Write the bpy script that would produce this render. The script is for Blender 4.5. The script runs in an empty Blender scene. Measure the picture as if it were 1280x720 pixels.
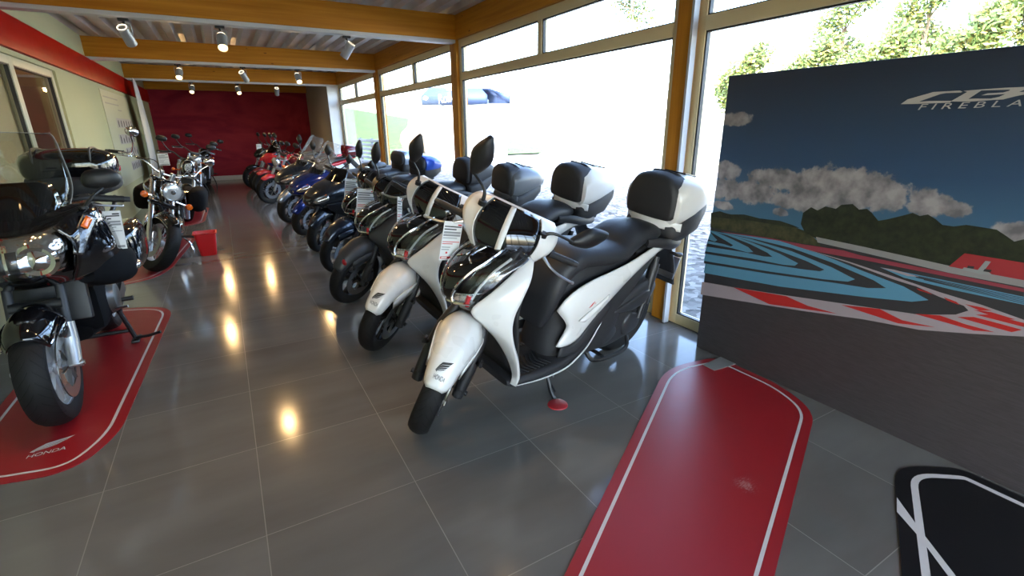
import bpy, bmesh, math, random
import numpy as np
from mathutils import Matrix, Vector
random.seed(7)
C = bpy.context.scene.collection
R = math.radians
IDENT = Matrix.Identity(4)

# ------------------------------------------------------------------ naming and properties
def tag(o, label=None, cat=None, group=None, kind=None):
    if label: o['label'] = label
    if cat: o['category'] = cat
    if group: o['group'] = group
    if kind: o['kind'] = kind
    return o

def thing(name, label, cat, loc=(0, 0, 0), yaw=0, lean=0, group=None):
    o = bpy.data.objects.new(name, None); C.objects.link(o)
    o.empty_display_size = .2
    o.matrix_world = Matrix.Translation(loc) @ Matrix.Rotation(R(yaw), 4, 'Z') @ Matrix.Rotation(-R(lean), 4, 'X')
    return tag(o, label, cat, group)

# ------------------------------------------------------------------ curve helpers
def cr(P, n, closed=False):
    """Catmull-Rom resample of the rows of P to n rows."""
    P = np.array(P, float)
    if P.ndim == 1: P = P[:, None]
    k = len(P)
    if k == 2:
        t = np.linspace(0, 1, n)[:, None]
        return P[0] * (1 - t) + P[1] * t
    if closed: Q = np.vstack([P[-1], P, P[0], P[1]])
    else: Q = np.vstack([2 * P[0] - P[1], P, 2 * P[-1] - P[-2]])
    segs = k if closed else k - 1
    D = np.linalg.norm(np.diff(np.vstack([P, P[:1]]) if closed else P, axis=0), axis=1) + 1e-6
    S = np.concatenate([[0], np.cumsum(D)])
    out = []
    for s in np.linspace(0, S[-1], n, endpoint=not closed):
        i = min(max(int(np.searchsorted(S, s, 'right')) - 1, 0), segs - 1)
        t = (s - S[i]) / D[i]
        a, b, c, d = Q[i], Q[i + 1], Q[i + 2], Q[i + 3]
        out.append(.5 * (2 * b + (c - a) * t + (2 * a - 5 * b + 4 * c - d) * t * t + (3 * b - a - 3 * c + d) * t ** 3))
    return np.array(out)

def ring(n, e=2.0):
    """unit superellipse points"""
    a = np.linspace(0, 2 * math.pi, n, endpoint=False) + math.pi / n
    c, s = np.cos(a), np.sin(a)
    return np.sign(c) * abs(c) ** (2 / e), np.sign(s) * abs(s) ** (2 / e)

# ------------------------------------------------------------------ mesh builder: collects shapes, links ONE object
class MB:
    def __init__(s, X=None):
        s.v = []; s.f = []; s.m = []; s.uv = []; s.X = X or IDENT
    def add(s, pts):
        b = len(s.v)
        for p in pts:
            q = s.X @ Vector((float(p[0]), float(p[1]), float(p[2]))); s.v.append(q)
        return b
    def face(s, idx, m=0, uv=None):
        s.f.append(tuple(idx)); s.m.append(m); s.uv.append(uv)
    def grid(s, rows, cu=False, cv=False, cap=False, m=0, flip=False, uv=False):
        """rows of points; cu closes each row, cv joins last row to first"""
        nr, nc = len(rows), len(rows[0])
        b = s.add([p for r in rows for p in r])
        for i in range(nr if cv else nr - 1):
            for j in range(nc if cu else nc - 1):
                a = b + i * nc + j; c = b + i * nc + (j + 1) % nc
                d = b + ((i + 1) % nr) * nc + (j + 1) % nc; e = b + ((i + 1) % nr) * nc + j
                q = (a, e, d, c) if flip else (a, c, d, e)
                u = None
                if uv:
                    u0, u1, v0, v1 = j / nc, (j + 1) / nc, i / nr, (i + 1) / nr
                    u = ((u0, v0), (u0, v1), (u1, v1), (u1, v0)) if flip else ((u0, v0), (u1, v0), (u1, v1), (u0, v1))
                s.face(q, m, u)
        if cap:
            s.face([b + j for j in range(nc)][::1 if flip else -1], m)
            s.face([b + (nr - 1) * nc + j for j in range(nc)][::-1 if flip else 1], m)
        return s
    def tube(s, path, r, n=8, closed=False, m=0, k=0, cap=True, flat=1.0):
        P = np.array(path, float)
        if k: 
            rr = np.array(r if hasattr(r, '__len__') else [r] * len(P), float)
            A = cr(np.hstack([P, rr[:, None]]), k, closed); P = A[:, :3]; r = A[:, 3]
        if not hasattr(r, '__len__'): r = [r] * len(P)
        rows = []; N = len(P); up = None
        for i in range(N):
            a = P[(i - 1) % N] if (closed or i > 0) else P[i]; c = P[(i + 1) % N] if (closed or i < N - 1) else P[i]
            t = Vector(c - a).normalized()
            if up is None:
                up = Vector((0, 0, 1)) if abs(t.z) < .9 else Vector((1, 0, 0))
            x = t.cross(up).normalized(); up = x.cross(t).normalized()
            rows.append([Vector(P[i]) + float(r[i]) * (math.cos(q) * x + flat * math.sin(q) * up) for q in [2 * math.pi * j / n for j in range(n)]])
        return s.grid(rows, cu=True, cv=closed, cap=cap and not closed, m=m)
    def lathe(s, prof, c=(0, 0, 0), axis='y', n=32, m=0, closed=False, uv=False, a0=0, a1=360):
        """prof rows (radius, offset along axis)"""
        rows = []
        full = abs(a1 - a0) >= 360
        for i in range(n if full else n + 1):
            a = R(a0 + (a1 - a0) * i / n); row = []
            for (r, o) in prof:
                if axis == 'y': row.append((c[0] + r * math.cos(a), c[1] + o, c[2] + r * math.sin(a)))
                elif axis == 'x': row.append((c[0] + o, c[1] + r * math.cos(a), c[2] + r * math.sin(a)))
                else: row.append((c[0] + r * math.cos(a), c[1] + r * math.sin(a), c[2] + o))
            rows.append(row)
        return s.grid(rows, cu=closed, cv=full, m=m, flip=(axis != 'y'), uv=uv)
    def sweep(s, st, n=16, k=24, m=0, cap=True, e=2.4):
        """stations (x, z, halfwidth, up, down[, y]) swept along the x-z path, rings perpendicular to it"""
        A = [list(q) + [0] * (6 - len(q)) for q in st]
        A = cr(A, k) if k else np.array(A, float)
        cx, sx = ring(n, e); rows = []
        for i in range(len(A)):
            a = A[max(i - 1, 0)]; c = A[min(i + 1, len(A) - 1)]
            t = np.array([c[0] - a[0], c[1] - a[1]]); t /= np.linalg.norm(t) + 1e-9
            nx, nz = -t[1], t[0]
            x, z, w, u, d, y = A[i]
            rows.append([(x + nx * (u if q > 0 else d) * q, y + w * p, z + nz * (u if q > 0 else d) * q) for p, q in zip(cx, sx)])
        return s.grid(rows, cu=True, cap=cap, m=m)
    def loftx(s, st, n=20, k=24, m=0, e=2.6, cap=True):
        """stations (x, y, z, halfwidth, halfheight), rings in planes of constant x"""
        A = cr(st, k) if k else np.array(st, float); cx, sx = ring(n, e)
        return s.grid([[(a[0], a[1] + a[3] * p, a[2] + a[4] * q) for p, q in zip(cx, sx)] for a in A], cu=True, cap=cap, m=m)
    def loftz(s, st, n=20, k=16, m=0, e=2.6, cap=True):
        """stations (z, x, y, half-x, half-y), rings in planes of constant z"""
        A = cr(st, k) if k else np.array(st, float); cx, sx = ring(n, e)
        return s.grid([[(a[1] + a[3] * p, a[2] + a[4] * q, a[0]) for p, q in zip(cx, sx)] for a in A], cu=True, cap=cap, m=m)
    def patch(s, curves, n=16, k=8, m=0, mirror=False, flip=False):
        """surface through a few 3D guide curves"""
        G = np.array([cr(c, n) for c in curves])
        rows = np.array([cr(G[:, j], k) for j in range(n)])
        s.grid(rows, m=m, flip=flip)
        if mirror:
            M = rows.copy(); M[:, :, 1] *= -1
            s.grid(M, m=m, flip=not flip)
        return s
    def shell(s, st, vr=(-1, 1), nu=16, nv=13, m=0, off=0, sp=2.0, ex=2.0):
        """cross-curved sheet along a path in x-z: stations (x, z, halfwidth, sag along x, sag along z)"""
        A = cr(st, nu)
        rows = [[shell_pt(a, v, off, ex) for v in np.linspace(vr[0], vr[1], nv)] for a in A]
        return s.grid(rows, m=m)
    def box(s, c, size, bevel=0, rot=None, m=0, seg=2):
        bm = bmesh.new(); bmesh.ops.create_cube(bm, size=1)
        for v in bm.verts: v.co = Vector((v.co.x * size[0], v.co.y * size[1], v.co.z * size[2]))
        if bevel: bmesh.ops.bevel(bm, geom=bm.edges[:], offset=bevel, segments=seg, affect='EDGES', profile=.6)
        M = (rot.to_4x4() if rot else IDENT)
        b = s.add([Vector(c) + M @ v.co for v in bm.verts])
        for f in bm.faces: s.face([b + v.index for v in f.verts], m)
        bm.free(); return s
    def bar(s, a, b_, w, h, m=0, bevel=0):
        """box from a to b, width w (horizontal), height h"""
        a, b_ = Vector(a), Vector(b_); d = b_ - a
        q = d.to_track_quat('X', 'Z').to_matrix()
        return s.box((a + b_) / 2, (d.length, w, h), bevel, q, m)
    def prism(s, poly, y0, y1, m=0, plane='xz'):
        """polygon extruded between two offsets"""
        f = (lambda p, o: (p[0], o, p[1])) if plane == 'xz' else ((lambda p, o: (o, p[0], p[1])) if plane == 'yz' else (lambda p, o: (p[0], p[1], o)))
        n = len(poly); b = s.add([f(p, y0) for p in poly] + [f(p, y1) for p in poly])
        s.face([b + i for i in range(n)][::-1], m); s.face([b + n + i for i in range(n)], m)
        for i in range(n): s.face((b + i, b + (i + 1) % n, b + n + (i + 1) % n, b + n + i), m)
        return s
    def pillow(s, poly, y, bulge, inset=.025, m=0, n=40, sign=1, depth=.04, smooth=True, ymap=None):
        """closed outline in x-z made into a softly domed side panel facing +y*sign"""
        P = cr(poly, n, True) if smooth else np.array(poly, float)
        n = len(P); cen = P.mean(0); rows = []
        ym = ymap or (lambda x, z: 0)
        for f, o in ((1, -depth), (1, 0), (.94, bulge * .45), (.82, bulge * .75), (.55, bulge * .95), (.2, bulge)):
            Q = cen + (P - cen) * f
            rows.append([(q[0], sign * (y + o + ym(q[0], q[1])), q[1]) for q in Q])
        b = len(s.v); s.grid(rows, cu=True, m=m, flip=sign > 0)
        L = b + (len(rows) - 1) * n
        s.face([L + i for i in range(n)][::-1 if sign < 0 else 1], m)
        return s
    def build(s, name, mats, parent=None, sharp=38, solid=0, label=None, offset=-1):
        me = bpy.data.meshes.new(name)
        me.from_pydata([tuple(v) for v in s.v], [], s.f)
        mats = mats if isinstance(mats, (list, tuple)) else [mats]
        for x in mats: me.materials.append(x)
        me.polygons.foreach_set('material_index', s.m)
        if any(u is not None for u in s.uv):
            L = me.uv_layers.new(name='uv')
            for p, u in zip(me.polygons, s.uv):
                if u:
                    for li, c in zip(p.loop_indices, u): L.data[li].uv = c
        me.validate(); me.update()
        me.polygons.foreach_set('use_smooth', [True] * len(me.polygons))
        if sharp: me.set_sharp_from_angle(angle=R(sharp))
        o = bpy.data.objects.new(name, me); C.objects.link(o)
        if parent: o.parent = parent
        if solid:
            q = o.modifiers.new('thick', 'SOLIDIFY'); q.thickness = solid; q.offset = offset
        if label: o['label'] = label
        return o

def shell_pt(a, v, off=0, ex=2.0):
    g = abs(v) ** ex
    return (a[0] - a[3] * g + off, a[2] * v, a[1] - a[4] * g + off * .5)

# ------------------------------------------------------------------ materials
def nodes(name):
    m = bpy.data.materials.new(name); m.use_nodes = True
    nt = m.node_tree; return m, nt, nt.nodes['Principled BSDF']
def P(name, col, rough=.5, metal=0, coat=0, spec=.5, emit=None, es=0, bump=0, bscale=200, alpha=1, trans=0, flake=0, bd=.002):
    m, nt, b = nodes(name)
    b.inputs['Base Color'].default_value = (*col, 1); b.inputs['Roughness'].default_value = rough
    b.inputs['Metallic'].default_value = metal; b.inputs['Coat Weight'].default_value = coat
    b.inputs['Coat Roughness'].default_value = .04
    b.inputs['Specular IOR Level'].default_value = spec
    if emit: b.inputs['Emission Color'].default_value = (*emit, 1); b.inputs['Emission Strength'].default_value = es
    if trans: b.inputs['Transmission Weight'].default_value = trans
    tc = nt.nodes.new('ShaderNodeTexCoord')
    nz = nt.nodes.new('ShaderNodeTexNoise'); nz.inputs['Scale'].default_value = bscale
    nt.links.new(tc.outputs['Object'], nz.inputs['Vector'])
    if bump:
        bp = nt.nodes.new('ShaderNodeBump'); bp.inputs['Strength'].default_value = bump; bp.inputs['Distance'].default_value = bd
        nt.links.new(nz.outputs['Fac'], bp.inputs['Height']); nt.links.new(bp.outputs['Normal'], b.inputs['Normal'])
    # slight roughness variation so no surface is perfectly uniform
    mr = nt.nodes.new('ShaderNodeMapRange'); n2 = nt.nodes.new('ShaderNodeTexNoise'); n2.inputs['Scale'].default_value = 6
    nt.links.new(tc.outputs['Object'], n2.inputs['Vector']); nt.links.new(n2.outputs['Fac'], mr.inputs['Value'])
    mr.inputs['To Min'].default_value = max(rough - .04, .01); mr.inputs['To Max'].default_value = min(rough + .05, 1)
    nt.links.new(mr.outputs['Result'], b.inputs['Roughness'])
    return m
def clear(name, tint=(1, 1, 1), gloss=.12, grough=.02, haze=0):
    """thin clear sheet: mostly transparent with a fresnel reflection"""
    m = bpy.data.materials.new(name); m.use_nodes = True; nt = m.node_tree; nt.nodes.clear()
    o = nt.nodes.new('ShaderNodeOutputMaterial'); mx = nt.nodes.new('ShaderNodeMixShader')
    t = nt.nodes.new('ShaderNodeBsdfTransparent'); g = nt.nodes.new('ShaderNodeBsdfGlossy')
    lw = nt.nodes.new('ShaderNodeLayerWeight'); lw.inputs['Blend'].default_value = .5
    pw = nt.nodes.new('ShaderNodeMath'); pw.operation = 'POWER'; pw.inputs[1].default_value = 5
    f = nt.nodes.new('ShaderNodeMath'); f.operation = 'MULTIPLY_ADD'; f.inputs[1].default_value = .9 - gloss; f.inputs[2].default_value = gloss * .35
    nt.links.new(lw.outputs['Facing'], pw.inputs[0]); nt.links.new(pw.outputs[0], f.inputs[0])
    t.inputs['Color'].default_value = (*tint, 1); g.inputs['Roughness'].default_value = grough
    nt.links.new(f.outputs[0], mx.inputs[0]); nt.links.new(t.outputs[0], mx.inputs[1]); nt.links.new(g.outputs[0], mx.inputs[2])
    out = mx.outputs[0]
    if haze:   # white diffuse mixed in evenly for a pale haze
        d = nt.nodes.new('ShaderNodeBsdfDiffuse'); d.inputs['Color'].default_value = (.75, .75, .74, 1)
        m2 = nt.nodes.new('ShaderNodeMixShader'); m2.inputs[0].default_value = haze
        nt.links.new(out, m2.inputs[1]); nt.links.new(d.outputs[0], m2.inputs[2]); out = m2.outputs[0]
    nt.links.new(out, o.inputs[0]); return m

M = {}
M['rubber'] = P('rubber', (.012, .012, .013), .6)
def tyre_mat():
    m, nt, b = nodes('tyre_tread'); L = nt.links.new
    b.inputs['Roughness'].default_value = .62; b.inputs['Specular IOR Level'].default_value = .25
    uv = nt.nodes.new('ShaderNodeUVMap'); sp = nt.nodes.new('ShaderNodeSeparateXYZ'); L(uv.outputs[0], sp.inputs[0])
    def mt(op, a, c=None):
        n = nt.nodes.new('ShaderNodeMath'); n.operation = op
        for i, q in enumerate((a, c)):
            if q is None: continue
            if isinstance(q, (int, float)): n.inputs[i].default_value = q
            else: L(q, n.inputs[i])
        return n.outputs[0]
    d = mt('ABSOLUTE', mt('SUBTRACT', sp.outputs[0], .5))              # distance from the tread centre, 0..0.5
    ph = mt('ADD', mt('MULTIPLY', sp.outputs[1], 34.0), mt('MULTIPLY', d, 7.0))
    fr = mt('FRACT', ph)
    gr = mt('LESS_THAN', fr, .17)
    rng = mt('MULTIPLY', mt('GREATER_THAN', d, .035), mt('LESS_THAN', d, .27))
    g = mt('MULTIPLY', gr, rng)
    bp = nt.nodes.new('ShaderNodeBump'); bp.invert = True; bp.inputs['Strength'].default_value = 1; bp.inputs['Distance'].default_value = .006
    L(g, bp.inputs['Height']); L(bp.outputs[0], b.inputs['Normal'])
    mx = nt.nodes.new('ShaderNodeMix'); mx.data_type = 'RGBA'
    mx.inputs['A'].default_value = (.009, .0085, .0085, 1); mx.inputs['B'].default_value = (.003, .003, .003, 1)
    L(g, mx.inputs['Factor']); L(mx.outputs['Result'], b.inputs['Base Color'])
    return m
M['tyre'] = tyre_mat()
M['black'] = P('black_plastic', (.012, .012, .013), .45, bump=.15, bscale=500)
M['matte'] = P('matte_black', (.018, .018, .02), .6, bump=.2, bscale=600)
M['gloss'] = P('gloss_black', (.004, .004, .005), .06, coat=.6)
M['piano'] = P('piano_black', (.003, .003, .004), .04, coat=.5)
M['seat'] = P('seat_vinyl', (.022, .023, .026), .5, bump=.4, bscale=350)
M['dkgrey'] = P('dark_grey_metal', (.045, .046, .05), .42, .4)
M['engine'] = P('engine_metal', (.18, .18, .18), .35, .9)
M['chrome'] = P('chrome', (.75, .75, .76), .07, 1)
M['silver'] = P('silver_paint', (.5, .5, .5), .3, .9)
M['alu'] = P('brushed_aluminium', (.42, .42, .43), .32, 1)
M['rimsilver'] = P('rim_silver', (.52, .52, .53), .35, .35)
M['rimblack'] = P('rim_black', (.012, .012, .012), .35, .3)
M['disc'] = P('brake_steel', (.42, .41, .4), .28, 1)
M['white'] = P('pearl_white_paint', (.72, .71, .68), .28, coat=.5)
M['whitem'] = P('white_box_paint', (.74, .73, .70), .32, coat=.3)
M['grey'] = P('matte_grey_paint', (.055, .057, .06), .45, .3)
M['greyb'] = P('box_grey_paint', (.10, .105, .11), .4, .2, coat=.2)
M['navy'] = P('dark_blue_grey_paint', (.02, .026, .04), .25, .5, coat=.6)
M['graph'] = P('graphite_paint', (.025, .028, .034), .25, .6, coat=.6)
M['blue'] = P('blue_paint', (.008, .022, .16), .2, .4, coat=.7)
M['bluebox'] = P('bright_blue_paint', (.02, .08, .45), .25, .2, coat=.5)
M['silverblue'] = P('silver_blue_paint', (.33, .38, .45), .25, .7, coat=.5)
M['red'] = P('red_paint', (.5, .012, .02), .2, coat=.6)
M['maroon'] = P('maroon_paint', (.12, .006, .012), .2, coat=.6)
M['rwhite'] = P('sport_white', (.7, .7, .72), .3, coat=.4)
M['brown'] = P('bronze_paint', (.09, .06, .035), .25, .5, coat=.5)
M['dull'] = P('dull_black', (.005, .005, .006), .8, spec=.08)
M['lampdark'] = P('dark_reflector', (.16, .16, .165), .22, .9, bump=.8, bscale=50)
M['lampfacet'] = P('faceted_reflector', (.75, .75, .76), .1, 1, bump=.8, bscale=16, bd=.012)
M['headlens'] = P('headlight_lens', (.55, .56, .56), .12, .35, coat=1, bump=.8, bscale=60)
M['amber'] = P('amber_lens', (.75, .13, .01), .15, coat=.5)
M['redlens'] = P('red_lens', (.45, .01, .015), .12, coat=.6)
M['lens'] = clear('clear_lens', (.93, .95, .95), .14)
M['screen'] = clear('clear_windscreen', (.86, .87, .84), .12)
M['screenhaze'] = clear('hazy_windscreen', (.9, .9, .88), .12, .02, .09)
M['smoke'] = clear('smoked_windscreen', (.25, .23, .21), .14)
M['lampin'] = P('reflector_chrome', (.62, .62, .62), .2, 1, bump=1.0, bscale=45)
M['mirror'] = P('mirror_glass', (.8, .8, .8), .02, 1)
M['paper'] = P('tag_paper', (.78, .78, .77), .35)
M['ink'] = P('tag_ink', (.03, .03, .03), .6)
M['inkgrey'] = P('tag_grey_ink', (.28, .28, .29), .6)
M['inkred'] = P('tag_red_ink', (.6, .03, .03), .6)
M['padred'] = P('red_pad', (.36, .014, .02), .45)
M['bucket'] = P('bucket_red', (.62, .012, .015), .35)
# ------------------------------------------------------------------ camera
YAW, PIT, ROL, FPX, CAMH = R(29.774), R(-18.351), R(-.4666), 606.1, 1.5
_f = np.array([math.sin(YAW) * math.cos(PIT), math.cos(YAW) * math.cos(PIT), math.sin(PIT)])
_r = np.array([math.cos(YAW), -math.sin(YAW), 0]); _u = np.cross(_r, _f)
_r, _u = math.cos(ROL) * _r + math.sin(ROL) * _u, -math.sin(ROL) * _r + math.cos(ROL) * _u
cam = bpy.data.objects.new('camera', bpy.data.cameras.new('camera')); C.objects.link(cam)
cam.matrix_world = Matrix(((_r[0], _u[0], -_f[0], 0), (_r[1], _u[1], -_f[1], 0), (_r[2], _u[2], -_f[2], CAMH), (0, 0, 0, 1)))
cam.data.sensor_width = 36; cam.data.lens = 36 * FPX / 1280; cam.data.clip_end = 400; cam.data.clip_start = .02
bpy.context.scene.camera = cam
def ray(px, py): return _r * (px - 640) / FPX - _u * (py - 360) / FPX + _f
def on(ax, val, px, py):
    """the point of a real plane (axis = val) that the photo shows at a pixel"""
    d = ray(px, py); o = np.array([0, 0, CAMH]); return o + d * (val - o[ax]) / d[ax]

# ------------------------------------------------------------------ surface materials
def tex(nt, typ, **k):
    n = nt.nodes.new('ShaderNode' + typ)
    for a, v in k.items():
        if a in n.inputs: n.inputs[a].default_value = v
        else: setattr(n, a, v)
    return n
def wood_mat(name, axis):
    m, nt, b = nodes(name); L = nt.links.new
    tc = tex(nt, 'TexCoord'); mp = tex(nt, 'Mapping')
    mp.inputs['Scale'].default_value = [(.5, 14, 14), (14, .5, 14), (14, 14, .5)][axis]
    L(tc.outputs['Object'], mp.inputs[0])
    n1 = tex(nt, 'TexNoise', Scale=1.6, Detail=6.0, Roughness=.6); L(mp.outputs[0], n1.inputs['Vector'])
    r = tex(nt, 'ValToRGB'); e = r.color_ramp.elements
    e[0].position = .3; e[0].color = (.43, .155, .010, 1); e[1].position = .75; e[1].color = (.62, .265, .022, 1)
    L(n1.outputs['Fac'], r.inputs[0])
    vo = tex(nt, 'TexVoronoi', Scale=2.2); mp2 = tex(nt, 'Mapping')
    mp2.inputs['Scale'].default_value = [(1, 3, 3), (3, 1, 3), (3, 3, 1)][axis]
    L(tc.outputs['Object'], mp2.inputs[0]); L(mp2.outputs[0], vo.inputs['Vector'])
    lt = tex(nt, 'Math', operation='LESS_THAN'); lt.inputs[1].default_value = .06; L(vo.outputs['Distance'], lt.inputs[0])
    mx = tex(nt, 'Mix', data_type='RGBA'); mx.inputs['B'].default_value = (.12, .045, .012, 1)
    ml = tex(nt, 'Math', operation='MULTIPLY'); ml.inputs[1].default_value = .75; L(lt.outputs[0], ml.inputs[0])
    L(ml.outputs[0], mx.inputs['Factor']); L(r.outputs[0], mx.inputs['A']); L(mx.outputs['Result'], b.inputs['Base Color'])
    b.inputs['Roughness'].default_value = .5; b.inputs['Specular IOR Level'].default_value = .2
    return m
M['woodx'] = wood_mat('glulam_wood_x', 0); M['woody'] = wood_mat('glulam_wood_y', 1); M['woodz'] = wood_mat('glulam_wood_z', 2)
M['frame'] = P('window_frame', (.74, .62, .36), .45, spec=.3)
M['jamb'] = P('jamb_grey', (.42, .44, .47), .45)
M['glass'] = clear('window_glass', (.97, .98, .98), .12, .0)
M['wallw'] = P('left_wall_paint', (.42, .41, .235), .75, bump=.1, bscale=120)
M['pierw'] = P('pier_paint', (.50, .44, .34), .8)
M['whitewall'] = P('white_paint', (.75, .75, .73), .7)
M['redband'] = P('red_band', (.36, .004, .002), .4, spec=.03)
M['strip'] = P('strip_white', (.62, .62, .60), .45)
M['base'] = P('baseboard', (.50, .48, .42), .6)
M['asphalt'] = P('lamp_black', (.02, .02, .02), .5)
M['lampbody'] = P('lamp_grey', (.42, .43, .43), .35, .5)
M['glow'] = P('lamp_glow', (1, .8, .5), .5, emit=(1, .66, .24), es=6)
M['ringglow'] = P('lamp_ring_glow', (1, .8, .5), .5, emit=(1, .86, .62), es=1.6)

def floor_mat():
    m, nt, b = nodes('floor_tiles'); L = nt.links.new
    tc = tex(nt, 'TexCoord'); sp = tex(nt, 'SeparateXYZ'); L(tc.outputs['Object'], sp.inputs[0])
    def line(out, off, per, w):
        a = tex(nt, 'Math', operation='SUBTRACT'); a.inputs[1].default_value = off - w / 2; L(out, a.inputs[0])
        d = tex(nt, 'Math', operation='DIVIDE'); d.inputs[1].default_value = per; L(a.outputs[0], d.inputs[0])
        f = tex(nt, 'Math', operation='FRACT'); L(d.outputs[0], f.inputs[0])
        fl = tex(nt, 'Math', operation='FLOOR'); L(d.outputs[0], fl.inputs[0])
        l = tex(nt, 'Math', operation='LESS_THAN'); l.inputs[1].default_value = w / per; L(f.outputs[0], l.inputs[0])
        return l.outputs[0], fl.outputs[0]
    lx, ix = line(sp.outputs[0], .505, .6, .0034); ly, iy = line(sp.outputs[1], 3.03, .63, .0034)
    mxl = tex(nt, 'Math', operation='MAXIMUM'); L(lx, mxl.inputs[0]); L(ly, mxl.inputs[1])
    cb = tex(nt, 'CombineXYZ'); L(ix, cb.inputs[0]); L(iy, cb.inputs[1])
    wn = tex(nt, 'TexWhiteNoise'); L(cb.outputs[0], wn.inputs['Vector'])
    mp = tex(nt, 'Mapping'); mp.inputs['Scale'].default_value = (1, 3.5, 1); L(tc.outputs['Object'], mp.inputs[0])
    nz = tex(nt, 'TexNoise', Scale=1.3, Detail=5.0); L(mp.outputs[0], nz.inputs['Vector'])
    ad = tex(nt, 'Math', operation='MULTIPLY_ADD'); ad.inputs[1].default_value = .25; L(wn.outputs['Value'], ad.inputs[0]); L(nz.outputs['Fac'], ad.inputs[2])
    r = tex(nt, 'ValToRGB'); e = r.color_ramp.elements
    e[0].position = .35; e[0].color = (.118, .110, .098, 1); e[1].position = .95; e[1].color = (.168, .159, .145, 1)
    L(ad.outputs[0], r.inputs[0])
    mx = tex(nt, 'Mix', data_type='RGBA'); mx.inputs['B'].default_value = (.25, .235, .21, 1)
    L(mxl.outputs[0], mx.inputs['Factor']); L(r.outputs[0], mx.inputs['A']); L(mx.outputs['Result'], b.inputs['Base Color'])
    mr = tex(nt, 'MapRange'); mr.inputs['To Min'].default_value = .10; mr.inputs['To Max'].default_value = .16
    L(nz.outputs['Fac'], mr.inputs['Value']); L(mr.outputs['Result'], b.inputs['Roughness'])
    b.inputs['Specular IOR Level'].default_value = .3
    return m
M['floor'] = floor_mat()
def deck_mat():
    m, nt, b = nodes('galvanised_deck'); L = nt.links.new
    tc = tex(nt, 'TexCoord'); nz = tex(nt, 'TexNoise', Scale=4.0, Detail=4.0); L(tc.outputs['Object'], nz.inputs['Vector'])
    r = tex(nt, 'ValToRGB'); r.color_ramp.elements[0].color = (.46, .46, .45, 1); r.color_ramp.elements[1].color = (.68, .68, .66, 1)
    L(nz.outputs['Fac'], r.inputs[0]); L(r.outputs[0], b.inputs['Base Color'])
    b.inputs['Metallic'].default_value = .5; b.inputs['Roughness'].default_value = .34
    return m
M['deck'] = deck_mat()
def redwall_mat():
    m, nt, b = nodes('red_wall_print'); L = nt.links.new
    tc = tex(nt, 'TexCoord'); mp = tex(nt, 'Mapping'); mp.inputs['Scale'].default_value = (.5, 1, 1.1); L(tc.outputs['Object'], mp.inputs[0])
    nz = tex(nt, 'TexNoise', Scale=1.2, Detail=3.0, Distortion=2.2); L(mp.outputs[0], nz.inputs['Vector'])
    r = tex(nt, 'ValToRGB'); e = r.color_ramp.elements
    e[0].position = .38; e[0].color = (.215, .012, .028, 1); e[1].position = .66; e[1].color = (.33, .028, .042, 1)
    L(nz.outputs['Fac'], r.inputs[0]); L(r.outputs[0], b.inputs['Base Color']); b.inputs['Roughness'].default_value = .7; b.inputs['Specular IOR Level'].default_value = .12
    return m
M['redwall'] = redwall_mat()
def gravel_mat(name, c0, c1, sc):
    m, nt, b = nodes(name); L = nt.links.new
    tc = tex(nt, 'TexCoord'); vo = tex(nt, 'TexVoronoi', Scale=sc); L(tc.outputs['Object'], vo.inputs['Vector'])
    nz = tex(nt, 'TexNoise', Scale=sc * .35, Detail=5.0); L(tc.outputs['Object'], nz.inputs['Vector'])
    mxv = tex(nt, 'Mix', data_type='RGBA'); mxv.inputs['Factor'].default_value = .5
    L(vo.outputs['Color'], mxv.inputs['A']); L(nz.outputs['Color'], mxv.inputs['B'])
    bw = tex(nt, 'RGBToBW'); L(mxv.outputs['Result'], bw.inputs[0])
    r = tex(nt, 'ValToRGB'); e = r.color_ramp.elements; e[0].position = .3; e[0].color = (*c0, 1); e[1].position = .7; e[1].color = (*c1, 1)
    L(bw.outputs[0], r.inputs[0]); L(r.outputs[0], b.inputs['Base Color']); b.inputs['Roughness'].default_value = .9
    return m
M['gravel'] = gravel_mat('gravel', (.012, .012, .012), (.21, .205, .19), 13)
M['grass'] = gravel_mat('grass', (.03, .065, .012), (.11, .165, .04), 9)
M['leafa'] = P('leaf_green', (.09, .14, .03), .6); M['leafb'] = P('leaf_yellow', (.34, .32, .08), .6)
M['bark'] = P('bark', (.16, .12, .08), .9)
M['tent'] = P('tent_blue', (.04, .07, .15), .6); M['tentw'] = P('tent_white', (.8, .8, .8), .7)
M['rock'] = P('rock', (.35, .28, .2), .9, bump=.5, bscale=8)
M['slat'] = P('grey_slats', (.16, .19, .24), .5)

# ------------------------------------------------------------------ the room shell
XL, XW, XO, Y0, Y1, ZB, ZD = -1.6, 2.88, 2.98, -2.9, 17.9, 2.59, 2.88
def struct(name, mb, mat, parent=None, sharp=38):
    o = mb.build(name, mat, parent, sharp); o['kind'] = 'structure'; return o
b = MB(); b.box(((XL + XO) / 2 - .05, (Y0 + Y1) / 2, -.05), (XO - XL + .3, Y1 - Y0 + .4, .1)); struct('floor', b, M['floor'])
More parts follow.
